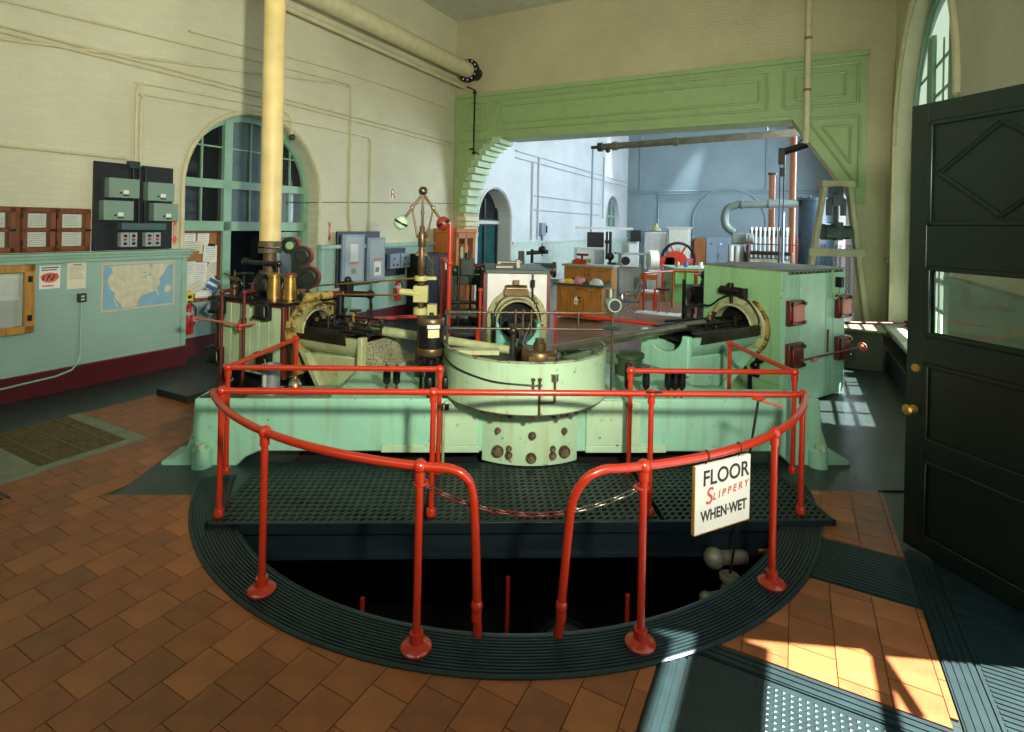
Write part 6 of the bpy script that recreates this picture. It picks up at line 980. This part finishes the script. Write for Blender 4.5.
for i, (u, v, lab, mm, w_, h_) in enumerate(((-5.15, 27.9, 'white panelled cupboard against the far wall', whitepaint, 1.0, 2.2), (-6.4, 28.2, 'pale narrow locker in the far corner', lightgrey, 1.1, 2.0), (-4.2, 28.3, 'brown wood door cabinet against the far wall', brown, .55, 1.75), (-3.35, 28.3, 'grey steel locker against the far wall', bluegrey, 1.1, 1.82))):
    t = T('wall_cabinet', lab, 'cabinet', ROOM, (u, v, 0), group='cabinets along the far wall'); t.p('body', mm, B().box(u-w_/2, u+w_/2, v, v+.5, 0, h_), bevel=.01)
    for s in (-1, 1):
        if i == 2 and s == 1: continue
        x0, x1 = (u-w_/2+.03, u-.01) if s < 0 else (u+.01, u+w_/2-.03)
        if i == 2: x1 = u+w_/2-.03
        o = t.p('door', mm, B().box(x0, x1, v-.02, v, .08, h_-.06), bevel=.006); t.p('handle', steel, B().box(x1-.06 if s < 0 else x0+.03, x1-.03 if s < 0 else x0+.06, v-.04, v-.02, h_*.45, h_*.55), parent=o)
    if i == 0: t.p('cornice', mm, B().box(u-w_/2-.06, u+w_/2+.06, v-.06, v+.5, h_, h_+.08), bevel=.01)
    if i == 3: t.p('sticker', redink, B().box(u-.35, u-.25, v-.024, v-.02, 1.45, 1.55)); t.p('sticker', white, B().box(u+.1, u+.2, v-.024, v-.02, 1.45, 1.55))
# big grey pumping engine with elbow pipe
ge = T('diesel_engine', 'large grey multi cylinder engine with white capped tubes and red rails', 'engine', ROOM, (-.9, 19, 0))
ge.p('base', greyg, B().box(-1.85, -.02, 18.7, 19.9, 0, .85), bevel=.03); ge.p('block', mat('engine_grey', (96, 110, 108), .4, var=.2, scale=4), B().box(-1.5, -.05, 18.9, 19.7, .85, 1.5), bevel=.03); ge.p('end_box', mat('end_grey', (112, 124, 118), .45), B().box(-1.9, -1.42, 18.6, 19.8, .9, 1.75), bevel=.04); ge.p('top_casting', mat('end_grey', (112, 124, 118)), B().box(-1.8, -1.35, 18.8, 19.6, 1.75, 2.1).cyl((-1.4, 18.7, 1.95), (-1.15, 18.7, 1.95), .16, n=16), bevel=.03)
for i in range(9): x = -1.22+.125*i; o = ge.p('tube', lightgrey, B().cyl((x, 18.75, 1.35), (x, 18.75, 2.2), .032)); ge.p('cap', white, B().cyl((x, 18.75, 2.2), (x, 18.75, 2.3), .042), parent=o)
for x in (-1.78, -1.6): ge.p('filter', lightgrey, B().cyl((x, 18.55, 1.2), (x, 18.55, 1.7), .07, n=16))
ge.p('header', chrome, B().cyl((-1.25, 18.62, 1.22), (-.1, 18.62, 1.22), .11, n=18)); ge.p('manifold', black, B().cyl((-1.25, 18.7, 1.5), (-.1, 18.7, 1.5), .06, n=16)); ge.p('lower_pipe', black, B().cyl((-1.25, 18.6, .98), (-.1, 18.6, .98), .11, n=16)); ge.p('rocker_cover', darksteel, B().box(-1.3, -.15, 19.0, 19.4, 2.0, 2.3), bevel=.03); ge.p('flywheel_guard', black, B().cyl((-1.35, 18.6, 1.45), (-1.3, 18.6, 1.45), .3, n=24))
for x in (-1.28, -.42, -.1, .05): ge.p('red_post', darkred, B().cyl((x, 18.4, .9), (x, 18.4, 2.05), .022))
ge.p('red_rail', darkred, B().cyl((-1.28, 18.4, 1.78), (.05, 18.4, 1.78), .018)); ge.p('walkway', lightgrey, B().box(-.6, .05, 18.2, 18.6, .8, .9)); ge.p('grey_post', bluegrey, B().cyl((-.33, 18.2, 0), (-.33, 18.2, 2.75), .045))
egrey = mat('elbow_grey', (92, 104, 100), .4, .2)
el = T('exhaust_elbow', 'fat grey elbow pipe curving down onto the grey engine', 'pipe', ROOM, (-1.5, 19, 2)); el.p('elbow', egrey, B().tube(bez([(-1.75, 18.9, 2.1), (-1.98, 18.9, 2.3), (-2.05, 18.9, 2.6), (-1.95, 18.9, 2.9), (-1.65, 18.9, 3.02)], 6)+[Vector((.05, 18.9, 3.06))], .125, 16)); el.p('flange', egrey, B().cyl((-1.55, 18.9, 3.02), (-1.5, 18.9, 3.02), .17, n=18)); el.p('flange', egrey, B().cyl((-.75, 18.9, 3.04), (-.7, 18.9, 3.04), .17, n=18))
tk = T('blue_tank', 'dark blue vertical tank standing behind the hoist', 'tank', ROOM, (.52, 19, 0)); tk.p('shell', navy, B().cyl((.52, 19, 0), (.52, 19, 3.15), .45, n=28)); tk.p('lid', navy, B().cyl((.52, 19, 3.15), (.52, 19, 3.22), .5, n=28))
for i in range(10): a = 2*pi*i/10; tk.p('bolt', black, B().cyl((.52+.46*cos(a), 19+.46*sin(a), 3.2), (.52+.46*cos(a), 19+.46*sin(a), 3.29), .03, n=8))
for px, zt, lab in ((-.8, 4.3, 'shorter brown vertical pipe by the far wall'), (-.12, 6.1, 'taller brown vertical pipe by the far wall')): t = T('riser_pipe', lab, 'pipe', ROOM, (px, 22.6, 0)); t.p('pipe', brown, B().cyl((px, 22.6, 0), (px, 22.6, zt), .11, n=18)); t.p('cap', darksteel, B().cyl((px, 22.6, zt), (px, 22.6, zt+.08), .16, n=18))
fp = T('overhead_pipe', 'long grey overhead pipe crossing the far hall', 'pipe', ROOM, (-3, 18, 5)); gpipe = mat('lagged_grey', (98, 94, 78), .4, .4, var=.25); fp.p('pipe', gpipe, B().cyl((-6.0, 18, 4.98), (.3, 18, 5.12), .115, n=20)); fp.p('sleeve', gpipe, B().cyl((-5.6, 18, 4.99), (-5.4, 18, 4.99), .15, n=20)); fp.p('sleeve', gpipe, B().cyl((-3.55, 18, 5.03), (-3.4, 18, 5.03), .15, n=20)); fp.p('valve', darksteel, B().cyl((-6.1, 18, 4.98), (-5.95, 18, 4.98), .16, n=16).cyl((-6.35, 18, 4.98), (-6.1, 18, 4.98), .06).ball((-5.75, 18, 4.85), .09)); fp.p('hanger', bluegrey, B().cyl((-6.3, 18, 4.98), (-6.3, 18, 1.9), .035).cyl((-.8, 18, 5.1), (-.8, 18, 10), .02))
for x, v, z, lab in ((-3.98, 17.0, 5.3, 'tin pendant lamp hanging above the far overhead pipe'), (-.1, 14.0, 4.75, 'tin pendant lamp hanging at the right under the beam')):
    t = T('pendant_lamp', lab, 'lamp', ROOM, (x, v, z)); t.p('shade', chrome, B().lathe([(.05, z+.35), (.08, z+.25), (.22, z)], (x, v, 0), n=20, cap=False)); t.p('stem', darksteel, B().cyl((x, v, z+.3), (x, v, 10), .012))
jb = T('jib_crane', 'black jib arm with pulley reaching from the right of the opening', 'crane', ROOM, (.2, 13.2, 3.9)); jb.p('arm', black, B().cyl((.85, 13.4, 4.28), (-.27, 13.6, 3.98), .085, n=12)); jb.p('head', black, B().box(-.37, -.23, 13.5, 13.7, 3.7, 4.06), bevel=.01); jb.p('bracket', black, B().box(.5, .95, 13.2, 13.6, 4.02, 4.36), bevel=.02); jb.p('cable', black, B().cyl((-.33, 13.6, 3.7), (-.33, 13.6, .9), .012).cyl((-.25, 13.6, 3.7), (-.25, 13.6, .9), .012)); jb.p('hook_block', black, B().box(-.33, -.23, 13.55, 13.65, 3.42, 3.62)); jb.p('tie_rod', black, B().cyl((-.1, 13.6, 4.02), (.35, 13.6, 4.5), .02))
for k, (u0, v0, z0, u1, z1, lab) in enumerate(((-8, VF-.04, 4.15, 1.5, 4.15, 'upper of the painted conduits along the far wall'), (-8, VF-.04, 4.02, 1.5, 4.02, 'lower of the painted conduits along the far wall'))): conduit(lab, [(u0, v0, z0), (u1, v0, z1)], .03, far_v)
pale_cond = mat('pale_conduit', (168, 178, 182), .5)
for v0, v1, z, lab in ((15.5, 28.8, 4.4, 'long grey conduit high on the far left wall'), (15.5, 28.8, 4.62, 'second grey conduit high on the far left wall'), (17, 24, 3.25, 'short grey conduit across the middle of the far left wall'), (17, 24, 2.75, 'lower grey conduit on the far left wall')): conduit(lab, [(UL+.04, v0, z), (UL+.04, v1, z)], .024, pale_cond)
for v, z0, z1, lab in ((16.8, 1.7, 4.4, 'upright grey conduit on the far left wall by the switch'), (17.3, 1.7, 4.6, 'second upright grey conduit on the far left wall'), (24.6, 2.6, 5.5, 'upright grey pipe far along the left wall')): conduit(lab, [(UL+.05, v, z0), (UL+.05, v, z1)], .03, pale_cond)
for u, z0, z1, lab in ((-6.4, 2.0, 4.15, 'upright conduit at the left of the far wall'), (-1.3, 4.15, 7.5, 'upright conduit at the middle of the far wall'), (-7.4, 4.15, 8, 'upright conduit beside the far corner')): conduit(lab, [(u, VF-.04, z0), (u, VF-.04, z1)], .03, far_v)
t = T('switch_box', 'grey switch box on the far left wall above the grinder', 'switch box', ROOM, (UL, 17.6, 1.9)); t.p('box', bluegrey, B().box(UL, UL+.12, 17.5, 17.9, 1.85, 2.3), bevel=.008); t.p('handle', darksteel, B().box(UL+.12, UL+.16, 17.85, 17.9, 1.95, 2.2)); t.p('conduit', bluegrey, B().cyl((UL+.05, 17.7, 1.1), (UL+.05, 17.7, 1.85), .04))
struct('trim_10', mat('far_wainscot', (184, 200, 190), .5), B().box(UL-.01, UL+.04, 15.4, VF, 0, 1.62).box(UL-.01, UL+.09, 15.4, VF, 1.58, 1.66), label='pale green wainscot of the far hall')
# timber A frame hoist
HF = WORLD @ Matrix.Translation((6.0, 9.75, 0)); ho = T('hoist_frame', 'tan timber A frame hoist with hanging chain block at the right', 'hoist', HF, (0, 0, 0))
for s in (-1, 1):
    ho.p('leg', tan, B().prism([(s*.18, 3.04), (s*.26, 3.04), (s*.70, .08), (s*.60, .08)], -.05, .05, 'y'), bevel=.008)
    ho.p('foot', tan, B().box(s*.56, s*.80, -.45, .45, 0, .09), bevel=.01)
ho.p('top_beam', tan, B().box(-.30, .30, -.07, .07, 3.02, 3.13), bevel=.008); ho.p('ridge_beam', darksteel, B().box(-.06, .06, -.12, .12, 2.88, 3.02)); ho.p('cross_bar', tan, B().box(-.50, .50, -.07, -.03, 1.76, 1.90), bevel=.008)
ho.p('trolley', mat('hoist_steel', (70, 78, 74), .35, .6), B().box(-.1, .1, -.06, .1, 2.68, 2.9).cyl((-.14, 0, 2.78), (.14, 0, 2.78), .05).box(-.16, -.10, -.05, .05, 2.5, 2.8).box(.10, .16, -.05, .05, 2.5, 2.8).cyl((0, 0, 2.3), (0, 0, 2.7), .03), bevel=.006); ho.p('motor', darkgreen, B().cyl((-.24, 0, 2.2), (.0, 0, 2.2), .15, n=20).cyl((0, 0, 2.2), (.24, 0, 2.2), .13, n=20).box(-.07, .07, -.12, .12, 2.05, 2.38), bevel=.01)
b = B()
for x in (-.26, -.2, .0, .08, .2, .25):
    for i in range(22): b.torus((x, -.02, 1.95-.055*i), .022, .006, 'x' if i % 2 else 'y', 8, 4)
ho.p('chains', black, b, stuff=True); ho.p('hook', darksteel, B().tube(bez([(0, 0, .75), (0, 0, .6), (.06, 0, .52), (.0, 0, .44), (-.06, 0, .5)]), .02, 8))
t = T('red_pipe_rod', 'thin red pipe running to the right wall behind the low pressure cylinder', 'pipe', ROOM, (1.0, 9.6, .9)); t.p('pipe', darkred, B().cyl((.55, 9.2, .88), (1.5, 9.75, .88), .022)); t.p('flange', darkred, B().cyl((1.45, 9.72, .88), (1.5, 9.75, .88), .05))
t = T('wall_barrel', 'dull wooden box bench under the hoist by the right wall', 'box', ROOM, (1.0, 10.6, 0)); t.p('box', mat('box_dark', (70, 74, 56), .6), B().box(.75, 1.25, 10.3, 10.9, 0, .62), bevel=.01); t.p('lid', tan, B().box(.72, 1.28, 10.27, 10.93, .62, .66), bevel=.006)
# outside the entrance: stone landing and handrail
struct('ground', mat('landing_stone', (150, 146, 134), .7), B().box(UR+.12, 9, -6, 30, -.12, -.02))
hb = T('landing_handrail', 'iron handrail outside the entrance doorway', 'handrail', ROOM, (1.9, 3.6, 0)); hb.p('rail', black, B().cyl((1.75, 1.0, 2.78), (1.75, 3.98, 2.78), .035)); hb.p('brace', black, B().cyl((1.75, 3.98, 2.78), (1.75, 3.6, 2.55), .03)); hb.p('post', black, B().cyl((1.75, 4.0, -.02), (1.75, 4.0, 2.85), .03))
